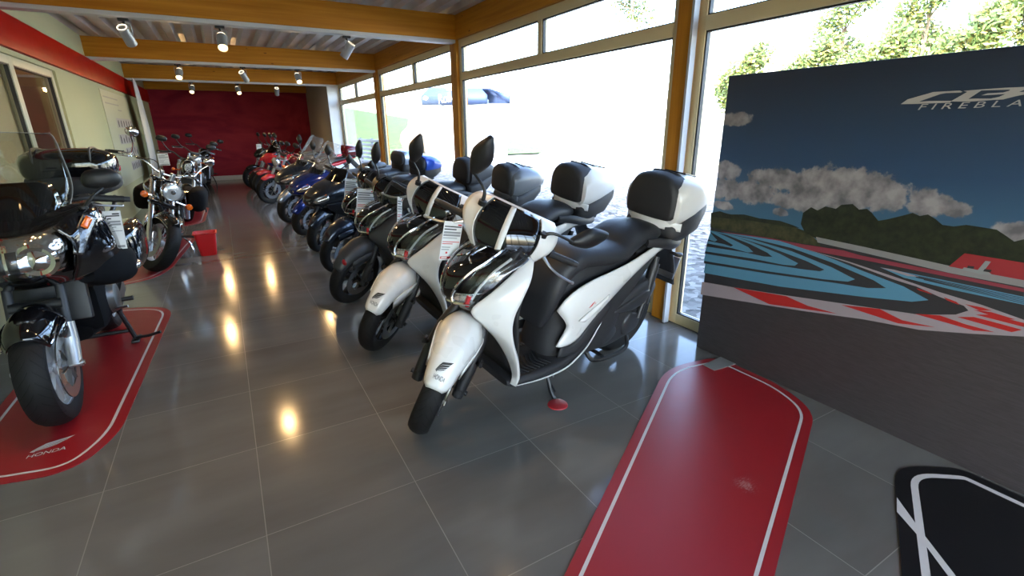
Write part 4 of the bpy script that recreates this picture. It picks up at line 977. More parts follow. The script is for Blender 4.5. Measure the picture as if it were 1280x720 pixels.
    b.pillow([(.10, .20), (-.03, .22), (-.05, .31), (.05, .36), (.12, .30)], .14, .018, sign=1, depth=.02)
    b.box((.42, 0, .27), (.18, .2, .18), .03); eng = b.build('engine', M['dkgrey'], t)
    b = MB(); b.pillow([(.34, .40), (.18, .37), (.02, .36), (-.14, .41), (-.20, .50), (-.12, .565), (.02, .55), (.2, .48)], .11, .05, sign=1, depth=.10); b.pillow([(.26, .415), (.10, .395), (-.05, .41), (-.12, .47), (-.05, .505), (.12, .465)], .158, .014, sign=1, depth=.02); b.build('air_box', M['dkgrey'], t)
    b = MB(); b.loftx([(.42, -.12, .25, .03, .03), (.28, -.16, .26, .05, .05), (.10, -.19, .30, .065, .08), (-.18, -.20, .37, .06, .085), (-.36, -.20, .41, .04, .055)], 18, 16); mu = b.build('muffler', M['matte'], t)
    b = MB(); b.pillow([(.12, .26), (-.2, .33), (-.24, .44), (.06, .40)], .262, .008, sign=-1, depth=.01); b.build('heat_shield', M['alu'], mu)
    b = MB(); b.tube([(.46, .13, .20), (.40, .17, .12), (.20, .175, .095), (.06, .16, .11), (.02, .12, .16)], .015, 8, k=20); b.tube([(.46, -.13, .20), (.40, -.17, .12), (.20, -.175, .095)], .015, 8, k=14); b.tube([(.30, -.16, .11), (.30, .16, .11)], .013, 8); b.build('center_stand', M['black'], t)
    b = MB(); b.tube([(.80, .14, .19), (.80, .185, .12), (.795, .225, .045), (.78, .265, .03 - .265 * math.tan(R(lean)) + .016)], [.014, .013, .012, .012], 8, k=14); b.box((.775, .265, .012 - .265 * math.tan(R(lean)) + .012), (.07, .035, .016), .004); b.tube([(.80, .15, .21), (.77, .19, .14)], .008, 6); b.tube([(.79, .20, .10), (.80, .245, .085)], .006, 6); b.build('side_stand', M['black'], t)
    # handlebar group (turns with the wheel)
    HP = cr([(1.06, .80, .045, .01, 0), (1.125, .845, .10, .03, 0), (1.17, .91, .175, .07, -.02), (1.175, .985, .235, .10, -.02), (1.145, 1.06, .25, .105, .0), (1.09, 1.12, .235, .10, .02), (1.03, 1.155, .20, .09, .04)], 26)
    def hp(u, v, off=0):
        i = u * 25; k = min(int(i), 24); return shell_pt(HP[k] * (1 - i + k) + HP[k + 1] * (i - k), v, off, 1.8)
    b = MB(S); b.grid([[hp(u, v) for v in np.linspace(-1, 1, 25)] for u in np.linspace(0, 1, 22)])
    hc = b.build('handlebar_cover', pm, t, solid=.012)
    b = MB(S); b.grid([[hp(u, v * (.76 - .16 * u), .006) for v in np.linspace(-1, 1, 19)] for u in np.linspace(.22, .97, 16)]); vi = b.build('visor', M['piano'], hc, solid=.004)
    b = MB(S); b.grid([[hp(u, v - .10 * (u - .5), .0085) for v in (-.09, -.03, .04)] for u in np.linspace(.24, .965, 14)]); b.build('stripe', M[stripe], vi, solid=.002)
    for s in (1, -1):
        b = MB(S); b.grid([[hp(u, s * v, .008) for v in np.linspace(.10, .80, 8)] for u in (.10, .14, .19, .225)]); b.build('headlight', M['lampin'], hc, solid=.003)
        b = MB(S); b.tube([hp(u, s * (.775 - .16 * u), .008) for u in np.linspace(.22, .97, 14)], .004, 5); b.build('visor_edge', M['chrome'] if stripe != 'white' else pm, hc)
        b = MB(S); b.sweep([(1.06, 1.02, .02, .02, .02, s * .19), (1.05, 1.015, .022, .024, .024, s * .22), (1.04, 1.005, .03, .024, .024, s * .235)], 14, 10); b.build('switch_pod', M['black'], hc)
        grip(t, (1.05, s * .235, 1.0), (.99, s * .375, .975), S)
        lever(t, [(1.095, s * .22, .99), (1.115, s * .27, .965), (1.10, s * .335, .935), (1.075, s * .41, .915)], S, 'silver')
    b = MB(S); b.patch([[(1.04, y, 1.125), (.99, y * 1.4, 1.08), (.97, y * 1.4, 1.02), (1.0, y * 1.2, .95), (1.06, y * .8, .89)] for y in (-.12, -.06, 0, .06, .12)], 14, 10, flip=True); b.build('dashboard', M['matte'], t, solid=.01)
    b = MB(S); b.tube([(1.14, 0, .80), (1.07, 0, .96)], .05, 14); b.build('steering_stem', M['black'], t)
    mirror(t, (1.08, -.165, 1.115), (1.04, -.25, 1.315), S, .115, .215, (-8, 6, -14), name='mirror', mid=(1.075, -.18, 1.18))
    if low_mirror == 'fold': mirror(t, (1.07, .17, 1.09), (.93, .40, 1.115), S, .115, .235, (-74, 0, 40), name='mirror', mid=(1.06, .22, 1.115))
    else: mirror(t, (1.105, .165, 1.10), (1.05, .265, 1.30), S, .115, .215, (8, 6, 14), name='mirror', mid=(1.095, .19, 1.17))
    # top box
    if box:
        bm_ = M[boxp]; b = MB(); x0 = -.15
        def bx(x, w, z0, z1, e=3.4, n=28):
            cx, sx = ring(n, e); return [(x, w * p, (z0 + z1) / 2 + (z1 - z0) / 2 * q) for p, q in zip(cx, sx)]
        b.grid([bx(x, w, z0, z1) for x, w, z0, z1 in ((x0 + .005, .15, .82, .93), (x0 - .02, .192, .80, .94), (x0 - .13, .210, .795, .97), (x0 - .28, .205, .83, 1.05), (x0 - .38, .175, .92, 1.07), (x0 - .40, .12, .97, 1.06))], cu=True, cap=True)
        tb = b.build('top_box', M['matte'], t, sharp=50)
        b = MB(); b.grid([bx(x, w, z0, z1, 2.9) for x, w, z0, z1 in ((x0 + .005, .185, .925, 1.165), (x0 - .01, .21, .905, 1.19), (x0 - .10, .222, .90, 1.22), (x0 - .21, .22, .935, 1.222), (x0 - .32, .208, .985, 1.195), (x0 - .41, .17, 1.01, 1.145), (x0 - .43, .12, 1.03, 1.11))], cu=True, cap=True); b.build('lid', bm_, tb, sharp=50)
        ar = cr([(-.165, .965), (-.176, 1.03), (-.170, 1.11), (-.135, 1.18), (-.06, 1.213), (.06, 1.213), (.135, 1.18), (.170, 1.11), (.176, 1.03), (.165, .965), (.10, .956), (0, .954), (-.10, .956)], 40, True)
        b = MB(); b.grid([[(x - .012 * (p[0] / .18) ** 2, p[0] * f, 1.08 + (p[1] - 1.08) * f + dz) for p in ar] for x, f, dz in ((x0 - .11, 1.06, .012), (x0 + .005, 1.06, .008), (x0 + .035, 1.0, 0), (x0 + .045, .90, -.004), (x0 + .05, .5, -.006))], cu=True, cap=True); b.build('backrest_pad', M['matte'], tb, sharp=45)
        if boxband:
            b = MB(); b.patch([[(x0 + .034 - .075 * (abs(y) / .2) ** 2.5, y, z - .012 * abs(y) / .2) for y in (-.214, -.12, 0, .12, .214)] for z in (.905, .93, .957)], 20, 5, flip=True); b.build('band', bm_, tb, solid=.012)
        b = MB(); b.tube([(x0 - .12, -.10, 1.205), (x0 - .09, -.08, 1.232), (x0 - .09, .08, 1.232), (x0 - .12, .10, 1.205)], .008, 8, k=20); b.build('box_handle', M['black'], tb)
        b = MB(); b.box((x0 - .26, 0, 1.212), (.14, .16, .012), .004, Matrix.Rotation(R(-10), 3, 'Y')); b.build('lid_plate', M['piano'], tb)
    return t
# ------------------------------------------------------------------ large touring scooter with a windscreen
def maxi_scooter(label, loc, yaw, lean, paint, fender, st=25, box=None, screen=True, group='large scooters by the windows', nosem=None, W=1.48, scale=1.0):
    t = thing('scooter', label, 'scooter', loc, yaw, lean, group); t.scale = (scale,) * 3; S = steer((1.41, 0, .29), 26, st); pm = M[paint]
    wheel(t, 'front_wheel', (W, 0, .285), .285, .12, S, 'rimblack', 5, .205, disc=1); wheel(t, 'rear_wheel', (0, 0, .285), .285, .14, None, 'rimblack', 5, .20, disc=0)
    b = MB(S)
    for s in (1, -1): b.tube([(W, s * .09, .285), (W - .1, s * .092, .46), (W - .17, s * .09, .62)], .026, 10)
    b.build('fork', M['dkgrey'], t)
    b = MB(S); A = cr([(W + .345 * math.cos(R(a)), .285 + .345 * math.sin(R(a)), w, .06 * math.cos(R(a)), .06 * math.sin(R(a)) + .01) for a, w in ((28, .05), (45, .075), (70, .088), (95, .088), (125, .07))], 18)
    b.grid([[shell_pt(a, v, 0, 2.4) for v in np.linspace(-1, 1, 11)] for a in A]); b.build('front_fender', M[fender], t, solid=.006, sharp=50)
    # front cowl
    b = MB(); b.loftx([(1.70, 0, .72, .03, .03), (1.66, 0, .735, .11, .075), (1.56, 0, .77, .17, .115), (1.42, 0, .80, .22, .15), (1.26, 0, .81, .25, .19), (1.12, 0, .76, .26, .25), (1.0, 0, .66, .26, .30)], 28, 26, e=2.5); cw = b.build('front_cowl', pm, t, sharp=55)
    for s in (1, -1):
        b = MB(); b.patch([[(x, s * y, z) for x, y, z in c] for c in ([(1.68, .05, .745), (1.60, .125, .79), (1.48, .18, .84)], [(1.695, .065, .715), (1.615, .155, .755), (1.49, .215, .805)], [(1.66, .075, .68), (1.58, .16, .715), (1.49, .215, .765)])], 12, 7, flip=s < 0); b.build('headlight', M['lampin'], t, solid=.006)
        b = MB(); b.tube([(1.65, s * .075, .765), (1.58, s * .14, .80), (1.50, s * .18, .835)], .009, 6, k=10); b.build('turn_signal', M['amber'], t)
        b = MB(); b.patch([[(x, s * y, z) for x, y, z in c] for c in ([(1.52, .175, .70), (1.30, .255, .73), (1.05, .29, .72), (.80, .26, .58)], [(1.48, .165, .64), (1.28, .25, .62), (1.05, .285, .58), (.80, .25, .48)], [(1.36, .16, .56), (1.2, .235, .50), (1.05, .265, .44), (.85, .24, .40)])], 22, 10, flip=s < 0); b.build('side_fairing', pm, t, solid=.012)
        b = MB(); b.patch([[(x, s * y, z) for x, y, z in c] for c in ([(.62, .19, .60), (.40, .215, .68), (.15, .20, .74), (-.15, .15, .80), (-.40, .06, .83)], [(.62, .20, .48), (.40, .225, .55), (.15, .21, .63), (-.15, .155, .72), (-.40, .06, .78)], [(.62, .18, .36), (.40, .20, .44), (.15, .185, .54), (-.15, .13, .65), (-.40, .05, .74)])], 22, 10, flip=s < 0); b.build('side_cover', pm, t, solid=.012)
    b = MB(); b.loftx([(1.2, 0, .30, .16, .08), (.95, 0, .28, .22, .08), (.6, 0, .30, .22, .10), (.3, 0, .36, .19, .10)], 22, 14, e=3.5); b.build('floorboard', M['matte'], t)
    b = MB(); b.loftz([(.34, .6, 0, .42, .13), (.5, .50, 0, .48, .17), (.64, .36, 0, .55, .17), (.72, .25, 0, .58, .14)], 24, 12); b.build('under_seat_body', M['matte'], t)
    b = MB(); b.sweep([(.74, .66, .11, .04, .05), (.62, .735, .17, .05, .06), (.42, .75, .19, .05, .06), (.22, .77, .18, .055, .06), (.12, .84, .17, .06, .07), (-.08, .87, .15, .05, .06), (-.24, .875, .10, .03, .04)], 22, 34); b.build('seat', M['seat'], t, sharp=50)
    b = MB(); b.loftx([(.05, 0, .80, .14, .05), (-.2, 0, .80, .11, .06), (-.45, 0, .82, .05, .03)], 18, 10); b.build('tail', M['matte'], t)
    b = MB(); b.loftx([(-.36, 0, .80, .10, .03), (-.46, 0, .80, .06, .025)], 16, 4); b.build('tail_light', M['redlens'], t)
    b = MB(); b.box((.2, 0, .30), (.55, .24, .24), .05); b.loftx([(.5, -.17, .28, .04, .04), (.2, -.19, .32, .06, .07), (-.25, -.2, .38, .06, .08)], 16, 8); b.build('engine', M['dkgrey'], t)
    b = MB(); b.tube([(.70, .14, .22), (.70, .22, .08), (.68, .26, .02 - .26 * math.tan(R(lean)) + .01)], .013, 8, k=10); b.build('side_stand', M['black'], t)
    if screen:
        b = MB(); st_ = [(1.40, .93, .13, .06, 0), (1.30, 1.06, .20, .12, 0), (1.19, 1.22, .22, .15, 0), (1.09, 1.37, .19, .14, 0), (1.06, 1.41, .13, .10, .02)]
        b.shell(st_, (-1, 1), 18, 15); b.build('windscreen', M['screenhaze'], t, solid=.004)
        b = MB(); b.shell([(1.43, .90, .15, .07, 0), (1.36, .98, .19, .11, 0), (1.30, 1.05, .17, .11, 0)], (-1, 1), 10, 13, off=.006); b.build('screen_base', M['gloss'], t, solid=.008)
    else:
        b = MB(); b.shell([(1.43, .90, .15, .07, 0), (1.34, .99, .19, .11, 0), (1.26, 1.08, .16, .11, 0), (1.21, 1.13, .11, .07, 0)], (-1, 1), 12, 13); b.build('windscreen', M['smoke'], t, solid=.005)
    b = MB(S); b.sweep([(1.18, .96, .10, .04, .05), (1.10, 1.02, .16, .05, .05), (1.02, 1.02, .12, .04, .04)], 16, 8); b.tube([(1.04, -.28, 1.02), (1.08, 0, 1.0), (1.04, .28, 1.02)], .022, 10); b.tube([(1.35, 0, .7), (1.1, 0, 1.0)], .04, 10); b.build('handlebar', M['matte'], t)
    for s in (1, -1):
        grip(t, (1.05, s * .26, 1.025), (.99, s * .38, 1.01), S); lever(t, [(1.09, s * .24, 1.02), (1.10, s * .29, 1.015), (1.05, s * .38, 1.0)], S)
        mirror(t, (1.09, s * .2, 1.05), (1.04, s * .34, 1.26), S, .11, .15, (0, 8, 12 * s))
    if box:
        b = MB(); x0 = -.22; b.loftx([(x0, 0, .97, .17, .09), (x0 - .04, 0, .98, .20, .11), (x0 - .2, 0, .99, .21, .12), (x0 - .36, 0, 1.02, .17, .08)], 24, 12, e=3.2); tb = b.build('top_box', M['matte'], t, sharp=50)
        b = MB(); b.loftx([(x0 - .01, 0, 1.09, .17, .10), (x0 - .03, 0, 1.09, .205, .13), (x0 - .2, 0, 1.10, .217, .13), (x0 - .36, 0, 1.09, .18, .08), (x0 - .40, 0, 1.08, .13, .04)], 26, 12, e=3.0); b.build('lid', M[box], tb, sharp=50)
        b = MB(); b.loftx([(x0 - .02, 0, 1.10, .18, .11), (x0 + .02, 0, 1.09, .17, .10), (x0 + .035, 0, 1.08, .14, .08)], 24, 6, e=2.8); b.build('backrest_pad', M['matte'], tb, sharp=50)
        b = MB(); b.box((x0 - .15, 0, .86), (.28, .2, .03), .01); b.build('rack', M['black'], t)
    return t

# ------------------------------------------------------------------ motorcycles without a full fairing, and sport bikes
def motorcycle(label, loc, yaw, lean, tank='gloss', fender='gloss', light='round', st=20, W=1.42, fairing=None, fat=.12, screen=False, group=None, bar=.36, stand=None, tail=None, accent=None, rack=False, rw=.31, rim='rimblack', fork='alu', spokes=5, shroud=None, fang=52):
    t = thing('motorcycle', label, 'motorcycle', loc, yaw, lean, group); S = steer((W - .08, 0, rw), 25, st)
    wheel(t, 'front_wheel', (W, 0, rw), rw, fat, S, rim, spokes, rw - .09, disc=1); wheel(t, 'rear_wheel', (0, 0, rw), rw, fat + .05, None, rim, spokes, rw - .09, disc=-1)
    b = MB(S)
    for s in (1, -1):
        b.tube([(W, s * .105, rw), (W - .13, s * .105, .62), (W - .30, s * .105, 1.0)], [.03, .027, .022], 10)
    b.box((W - .27, 0, .93), (.07, .26, .035), .01); b.box((W - .18, 0, .74), (.08, .26, .04), .01); b.build('fork', M[fork], t)
    b = MB(S); A = cr([(W + (rw + .03) * math.cos(R(a)), rw + (rw + .03) * math.sin(R(a)), w, .06 * math.cos(R(a)), .06 * math.sin(R(a))) for a, w in ((fang, fat * .4), (fang + 14, fat * .58), (fang + 36, fat * .62), (fang + 78, fat * .5))], 16)
    b.grid([[shell_pt(a, v, 0, 2.2) for v in np.linspace(-1, 1, 9)] for a in A]); b.build('front_fender', M[fender], t, solid=.006, sharp=50)
    b = MB(); b.loftx([(1.02, 0, .82, .05, .06), (.95, 0, .86, .12, .10), (.80, 0, .88, .15, .115), (.62, 0, .85, .13, .09), (.50, 0, .80, .08, .05)], 22, 20, e=2.4); b.build('tank', M[tank], t, sharp=50)
    b = MB(); b.sweep([(.60, .79, .09, .03, .03), (.42, .78, .13, .035, .04), (.20, .80, .14, .04, .05), (.06, .85, .12, .04, .05), (-.22, .89, .09, .03, .03)], 18, 20); b.build('seat', M['seat'], t, sharp=50)
    b = MB(); b.loftx([(.35, 0, .74, .11, .05), (0, 0, .78, .11, .05), (-.25, 0, .86, .08, .04), (-.40, 0, .90, .04, .02)], 16, 12); b.build('tail', M[tail or tank], t)
    b = MB(); b.loftx([(-.36, 0, .885, .06, .02), (-.42, 0, .89, .04, .018)], 12, 4); b.build('tail_light', M['redlens'], t)
    b = MB(); b.tube([(-.30, 0, .86), (-.48, 0, .66), (-.50, 0, .58)], .02, 6, flat=3); b.build('plate_holder', M['black'], t)
    b = MB(); b.tube([(1.10, .04, .92), (.85, .15, .66), (.55, .15, .45), (.40, .13, .32)], .025, 8, k=14); b.tube([(1.10, -.04, .92), (.85, -.15, .66), (.55, -.15, .45), (.40, -.13, .32)], .025, 8, k=14); b.tube([(1.10, 0, .86), (.95, 0, .55), (.86, 0, .36)], .022, 8); b.build('frame', M['dkgrey'], t)
    b = MB(); b.box((.68, 0, .46), (.40, .34, .26), .05); b.box((.80, 0, .64), (.22, .28, .20), .04, Matrix.Rotation(R(-18), 3, 'Y')); b.lathe([(0, -.19), (.085, -.19), (.10, -.17), (.10, .17), (.085, .19), (0, .19)], (.60, 0, .42), 'y', 24); b.build('engine', M['engine'], t, sharp=30)
    b = MB(); b.tube([(.92, -.06, .55), (.98, -.10, .40), (.80, -.14, .25), (.40, -.17, .26), (.1, -.19, .36), (-.28, -.21, .48)], [.02, .022, .025, .03, .048, .05], 12, k=26); b.tube([(.92, .06, .55), (.98, .06, .40), (.80, -.06, .24), (.5, -.14, .25)], .02, 8, k=14); b.build('exhaust', M['chrome'], t)
    b = MB()
    for s in (1, -1): b.bar((.50, s * .13, .34), (0, s * .12, rw), .03, .06)
    b.tube([(.16, 0, .40), (.26, 0, .72)], .04, 10); b.build('swingarm', M['dkgrey'], t)
    b = MB(); b.box((1.02, 0, .60), (.05, .30, .28), .01, Matrix.Rotation(R(-14), 3, 'Y')); b.build('radiator', M['black'], t)
    b = MB(); b.tube([(.50, .15, .30), (.50, .22, .16), (.49, .26, .03 - .26 * math.tan(R(lean)) + .01)], .013, 8, k=10); b.box((.49, .26, .012 - .26 * math.tan(R(lean)) + .012), (.08, .05, .014), .004); b.build('side_stand', M['black'], t)
    for s in (1, -1):
        b = MB(); b.tube([(.42, s * .15, .36), (.42, s * .27, .36)], .014, 8); b.build('foot_peg', M['dkgrey'], t)
    b = MB(S); hz = 1.06; b.tube([(W - .42, -bar, hz + .02), (W - .36, -bar * .55, hz + .05), (W - .31, -.08, hz - .02), (W - .31, .08, hz - .02), (W - .36, bar * .55, hz + .05), (W - .42, bar, hz + .02)], .0125, 8, k=30); b.box((W - .31, 0, hz - .05), (.05, .18, .05), .01); b.build('handlebar', M['dkgrey'], t)
    for s in (1, -1):
        grip(t, (W - .40, s * (bar - .10), hz + .03), (W - .425, s * (bar + .02), hz + .02), S); lever(t, [(W - .35, s * (bar - .14), hz + .03), (W - .33, s * (bar - .08), hz + .02), (W - .36, s * (bar + .03), hz + .005)], S)
        mirror(t, (W - .37, s * (bar - .13), hz + .05), (W - .37, s * (bar + .0), hz + .24), S, .15, .095, (0, 5, 8 * s))
        b = MB(S); b.tube([(W - .20, s * .10, .84), (W - .19, s * .17, .84)], .008, 6); b.lathe([(0, -.03), (.024, -.03), (.028, 0), (.02, .025), (0, .03)], (W - .185, s * .19, .84), 'x', 14); b.build('turn_signal', M['amber'], t)
    if light == 'round':
        b = MB(S); b.lathe([(0, -.11), (.05, -.10), (.085, -.05), (.095, .03), (.09, .035)], (W - .14, 0, .88), 'x', 26); hl = b.build('headlight', M['chrome'], t)
        b = MB(S); b.lathe([(.088, .03), (.06, .045), (0, .05)], (W - .14, 0, .88), 'x', 24); b.build('lens', M['headlens'], hl)
    elif light == 'oval':
        b = MB(S); b.loftx([(W - .26, 0, .93, .05, .06), (W - .18, 0, .93, .11, .13), (W - .10, 0, .91, .10, .13), (W - .07, 0, .90, .07, .09)], 22, 12, e=2.2); hl = b.build('headlight', M['gloss'], t)
        b = MB(S); rr_ = [(W - .095, .085 * math.cos(a), .91 + .115 * math.sin(a)) for a in np.linspace(0, 2 * math.pi, 26, endpoint=False)]; b.tube(rr_, .014, 8, closed=True); b.build('chrome_ring', M['chrome'], hl)
        b = MB(S); b.loftx([(W - .10, 0, .91, .08, .105), (W - .065, 0, .905, .05, .07)], 20, 5); b.build('lens', M['lampin'], hl)
    else:
        b = MB(S); b.loftx([(W - .28, 0, .95, .09, .10), (W - .18, 0, .93, .12, .10), (W - .08, 0, .89, .08, .06), (W - .05, 0, .87, .04, .03)], 20, 10, e=2.3); hl = b.build('headlight', M[fender if light == 'mask' else 'gloss'], t)
        for s in (1, -1):
            b = MB(S); b.patch([[(W - .06, s * .02, .90), (W - .12, s * .09, .925)], [(W - .055, s * .025, .87), (W - .12, s * .095, .88)]], 6, 3, flip=s < 0); b.build('lens', M['lampin'], hl, solid=.008)
    if fairing:
        for s in (1, -1):
            b = MB(); b.patch([[(x, s * y, z) for x, y, z in c] for c in ([(1.42, .06, .90), (1.25, .17, .98), (1.0, .20, .92), (.80, .19, .80)], [(1.40, .09, .80), (1.2, .20, .82), (.95, .225, .74), (.75, .20, .64)], [(1.22, .13, .66), (1.08, .20, .62), (.88, .21, .52), (.68, .19, .46)], [(1.0, .12, .46), (.9, .17, .42), (.75, .17, .34), (.55, .15, .30)])], 20, 14, flip=s < 0); fa = b.build('fairing', M[fairing], t, solid=.01)
            if accent:
                b = MB(); b.patch([[(x, s * (y + .012), z) for x, y, z in c] for c in ([(1.38, .10, .80), (1.2, .205, .80), (.95, .23, .72)], [(1.28, .12, .71), (1.12, .215, .68), (.90, .228, .60)])], 14, 6, flip=s < 0); b.build('stripe', M[accent], fa, solid=.004)
        b = MB(); b.shell([(1.50, .84, .05, .04, 0), (1.42, .93, .12, .09, 0), (1.30, 1.02, .16, .14, 0)], (-1, 1), 12, 11); b.build('nose_fairing', M[fairing], t, solid=.01)
    if screen:
        b = MB(); b.shell([(1.34, .98, .14, .12, 0), (1.24, 1.12, .17, .14, 0), (1.14, 1.26, .13, .10, 0)], (-1, 1), 12, 11); b.build('windscreen', M['smoke'], t, solid=.004)
    if shroud:
        for s in (1, -1):
            b = MB(); b.patch([[(x, s * y, z) for x, y, z in c] for c in ([(1.15, .14, .90), (.98, .18, .92), (.78, .16, .86)], [(1.12, .17, .78), (.95, .19, .78), (.78, .165, .78)], [(1.0, .15, .66), (.9, .17, .68), (.78, .15, .72)])], 12, 8, flip=s < 0); b.build('tank_shroud', M[shroud], t, solid=.01)
    if rack:
        b = MB(); b.loftx([(-.16, 0, 1.04, .15, .10), (-.2, 0, 1.04, .18, .12), (-.42, 0, 1.04, .17, .11), (-.47, 0, 1.03, .12, .06)], 20, 10, e=3.2); tb = b.build('top_box', M['maroon'], t, sharp=50)
        b = MB(); b.box((-.3, 0, .925), (.3, .2, .025), .008); b.build('rack', M['black'], tb)
        for s in (1, -1):
            b = MB(); b.patch([[(-.2, s * .185, 1.04), (-.4, s * .183, 1.05)], [(-.22, s * .188, 1.07), (-.4, s * .186, 1.075)]], 6, 3, flip=s < 0); b.build('reflector', M['rwhite'], tb, solid=.006)
    return t

# ------------------------------------------------------------------ black touring motorcycle, near left
def tourer(label, loc, yaw):
    t = thing('motorcycle', label, 'motorcycle', loc, yaw, 0); W = 1.475; S = IDENT
    wheel(t, 'front_wheel', (W, 0, .308), .308, .135, S, 'rimsilver', 6, .222, disc=1); wheel(t, 'rear_wheel', (0, 0, .308), .308, .16, None, 'rimsilver', 6, .222, disc=0)
    for s in (1, -1):
        b = MB(); b.tube([(W + .01, s * .105, .30), (W - .05, s * .105, .42), (W - .075, s * .105, .52)], [.034, .036, .033], 12); b.tube([(W + .01, s * .085, .308), (W + .01, s * .14, .308)], .02, 12); b.box((W - .09, s * .10, .45), (.05, .03, .10), .01); fk = b.build('fork_leg', M['silver'], t)
        b = MB(); b.tube([(W - .07, s * .105, .50), (W - .2, s * .105, .85)], .022, 10); b.build('stanchion', M['dkgrey'], fk)
        b = MB(); b.lathe([(0, -.006), (.013, -.006), (.013, .006), (0, .006)], (W + .01, s * .142, .308), 'y', 8); b.build('axle_nut', M['alu'], fk)
        b = MB(); b.box((W - .10, s * .085, .36), (.06, .045, .12), .012); b.build('brake_caliper', M['dkgrey'], t)
    b = MB(); b.tube([(W - .11, -.105, .62), (W - .11, .105, .62)], .03, 10); b.build('fork_brace', M['black'], t)
    b = MB(); A = cr([(W + r * math.cos(R(a)), .308 + r * math.sin(R(a)), w, .07 * math.cos(R(a)), .07 * math.sin(R(a)) + .02) for a, w, r in ((46, .080, .335), (54, .100, .34), (70, .108, .345), (100, .108, .345), (140, .095, .34), (165, .08, .335))], 26)
    b.grid([[shell_pt(a, v, 0, 2.4) for v in np.linspace(-1, 1, 15)] for a in A])
    for s in (1, -1):
        g0 = [shell_pt(a, s, 0, 2.4) for a in A[4:20]]; b.grid([g0, [(p[0] + .01, p[1] * 1.04, p[2] - .10 * math.sin(math.pi * (k + 1) / 17) - .01) for k, p in enumerate(g0)]], flip=s < 0)
    ff = b.build('front_fender', M['gloss'], t, solid=.006, sharp=50)
    for s in (1, -1):
        b = MB(); b.tube([(p[0] + .012, p[1] * 1.04, p[2] - .005) for p in [shell_pt(a, s * .93, 0, 2.4) for a in A[1:12]]], .005, 6); b.build('fender_edge_glint', M['chrome'], ff)  # chrome bead stands in for the highlight along the fender edge
    # main fairing: nose, cheeks and lower cowls
    ST = [(1.40, .72, .20, .12, .0), (1.52, .79, .27, .20, -.05), (1.585, .86, .31, .26, -.11), (1.565, .95, .325, .27, -.12), (1.50, 1.03, .31, .27, -.10), (1.43, 1.09, .24, .22, -.04)]
    FP = cr(ST, 28)
    def fp(u, v, off=0):
        i = u * 27; k = min(int(i), 26); return shell_pt(FP[k] * (1 - i + k) + FP[k + 1] * (i - k), v, off, 2.2)
    b = MB(); b.grid([[fp(u, v) for v in np.linspace(-1.0, 1.0, 33)] for u in np.linspace(0, 1, 28)]); fa = b.build('front_fairing', M['gloss'], t, solid=.012)
    b = MB(); b.grid([[fp(u, v * min(1, 1.25 - .5 * u), .004) for v in np.linspace(-.74, .74, 27)] for u in np.linspace(.30, .74, 14)]); hl = b.build('headlight', M['lampfacet'], fa, solid=.004)
    b = MB(); b.grid([[fp(u, v * min(1, 1.27 - .5 * u), .014) for v in np.linspace(-.78, .78, 27)] for u in np.linspace(.26, .79, 14)]); b.build('headlight_cover', M['lens'], fa)
    for s in (1, -1):
        c = fp(.52, s * .34, .0)
        b = MB(); b.lathe([(.085, .0), (.07, .012), (.05, .002), (.03, .014), (0, .02)], (c[0] - .0, c[1], c[2]), 'x', 26); b.build('reflector_bowl', M['chrome'], hl)
        b = MB(); b.grid([[fp(u, s * v, .006) for v in np.linspace(.02, .14, 4)] for u in (.44, .5, .56, .62)]); b.build('divider', M['dkgrey'], hl, solid=.004)
    # cheek panels with long signal lamps
    for s in (1, -1):
        g = [[(x, s * y * .86, z) for x, y, z in c] for c in (
            [(1.50, .22, 1.04), (1.42, .29, 1.09), (1.30, .37, 1.10), (1.15, .38, 1.08), (1.0, .34, 1.0)],
            [(1.50, .285, .97), (1.42, .345, 1.0), (1.30, .40, 1.02), (1.15, .42, .98), (1.0, .40, .90)],
            [(1.48, .285, .86), (1.40, .34, .88), (1.28, .40, .88), (1.12, .43, .84), (.95, .42, .78)],
            [(1.42, .22, .74), (1.34, .28, .74), (1.22, .36, .74), (1.08, .41, .70), (.92, .40, .64)])]
        b = MB(); b.patch(g, 26, 16, flip=s < 0); ck = b.build('side_fairing', M['gloss'], t, solid=.012)
        b = MB(); b.patch([[(x + .014, s * (y * .86 + .012), z) for x, y, z in c] for c in ([(1.48, .255, .90), (1.45, .285, 1.0), (1.38, .335, 1.09)], [(1.475, .285, .89), (1.435, .32, .99), (1.36, .365, 1.075)], [(1.47, .30, .885), (1.42, .345, .97), (1.34, .39, 1.05)])], 16, 8, flip=s < 0); b.build('signal_lens', M['lampdark'], ck, solid=.008)
        b = MB(); b.patch([[(x + .024, s * (y * .86 + .02), z) for x, y, z in c] for c in ([(1.43, .31, 1.03), (1.39, .34, 1.075)], [(1.415, .335, 1.01), (1.37, .362, 1.055)])], 6, 4, flip=s < 0); b.build('signal_bulb', M['amber'], ck, solid=.006)
        b = MB(); b.patch([[(x + .012, s * (y * .86 + .008), z) for x, y, z in c] for c in ([(1.44, .255, .885), (1.37, .33, .93), (1.30, .38, .95)], [(1.43, .235, .80), (1.35, .30, .82), (1.26, .365, .83)], [(1.41, .215, .755), (1.36, .25, .75), (1.30, .30, .755)])], 14, 8, flip=s < 0); b.build('lower_lens', M['lens'], ck, solid=.004)
        b = MB(); b.patch([[(x + .004, s * (y * .86 + .003), z) for x, y, z in c] for c in ([(1.44, .255, .875), (1.37, .33, .92), (1.31, .375, .94)], [(1.43, .235, .80), (1.35, .30, .82), (1.27, .36, .84)], [(1.41, .22, .76), (1.36, .255, .755), (1.31, .30, .76)])], 14, 8, flip=s < 0); b.build('lower_reflector', M['chrome'], ck)
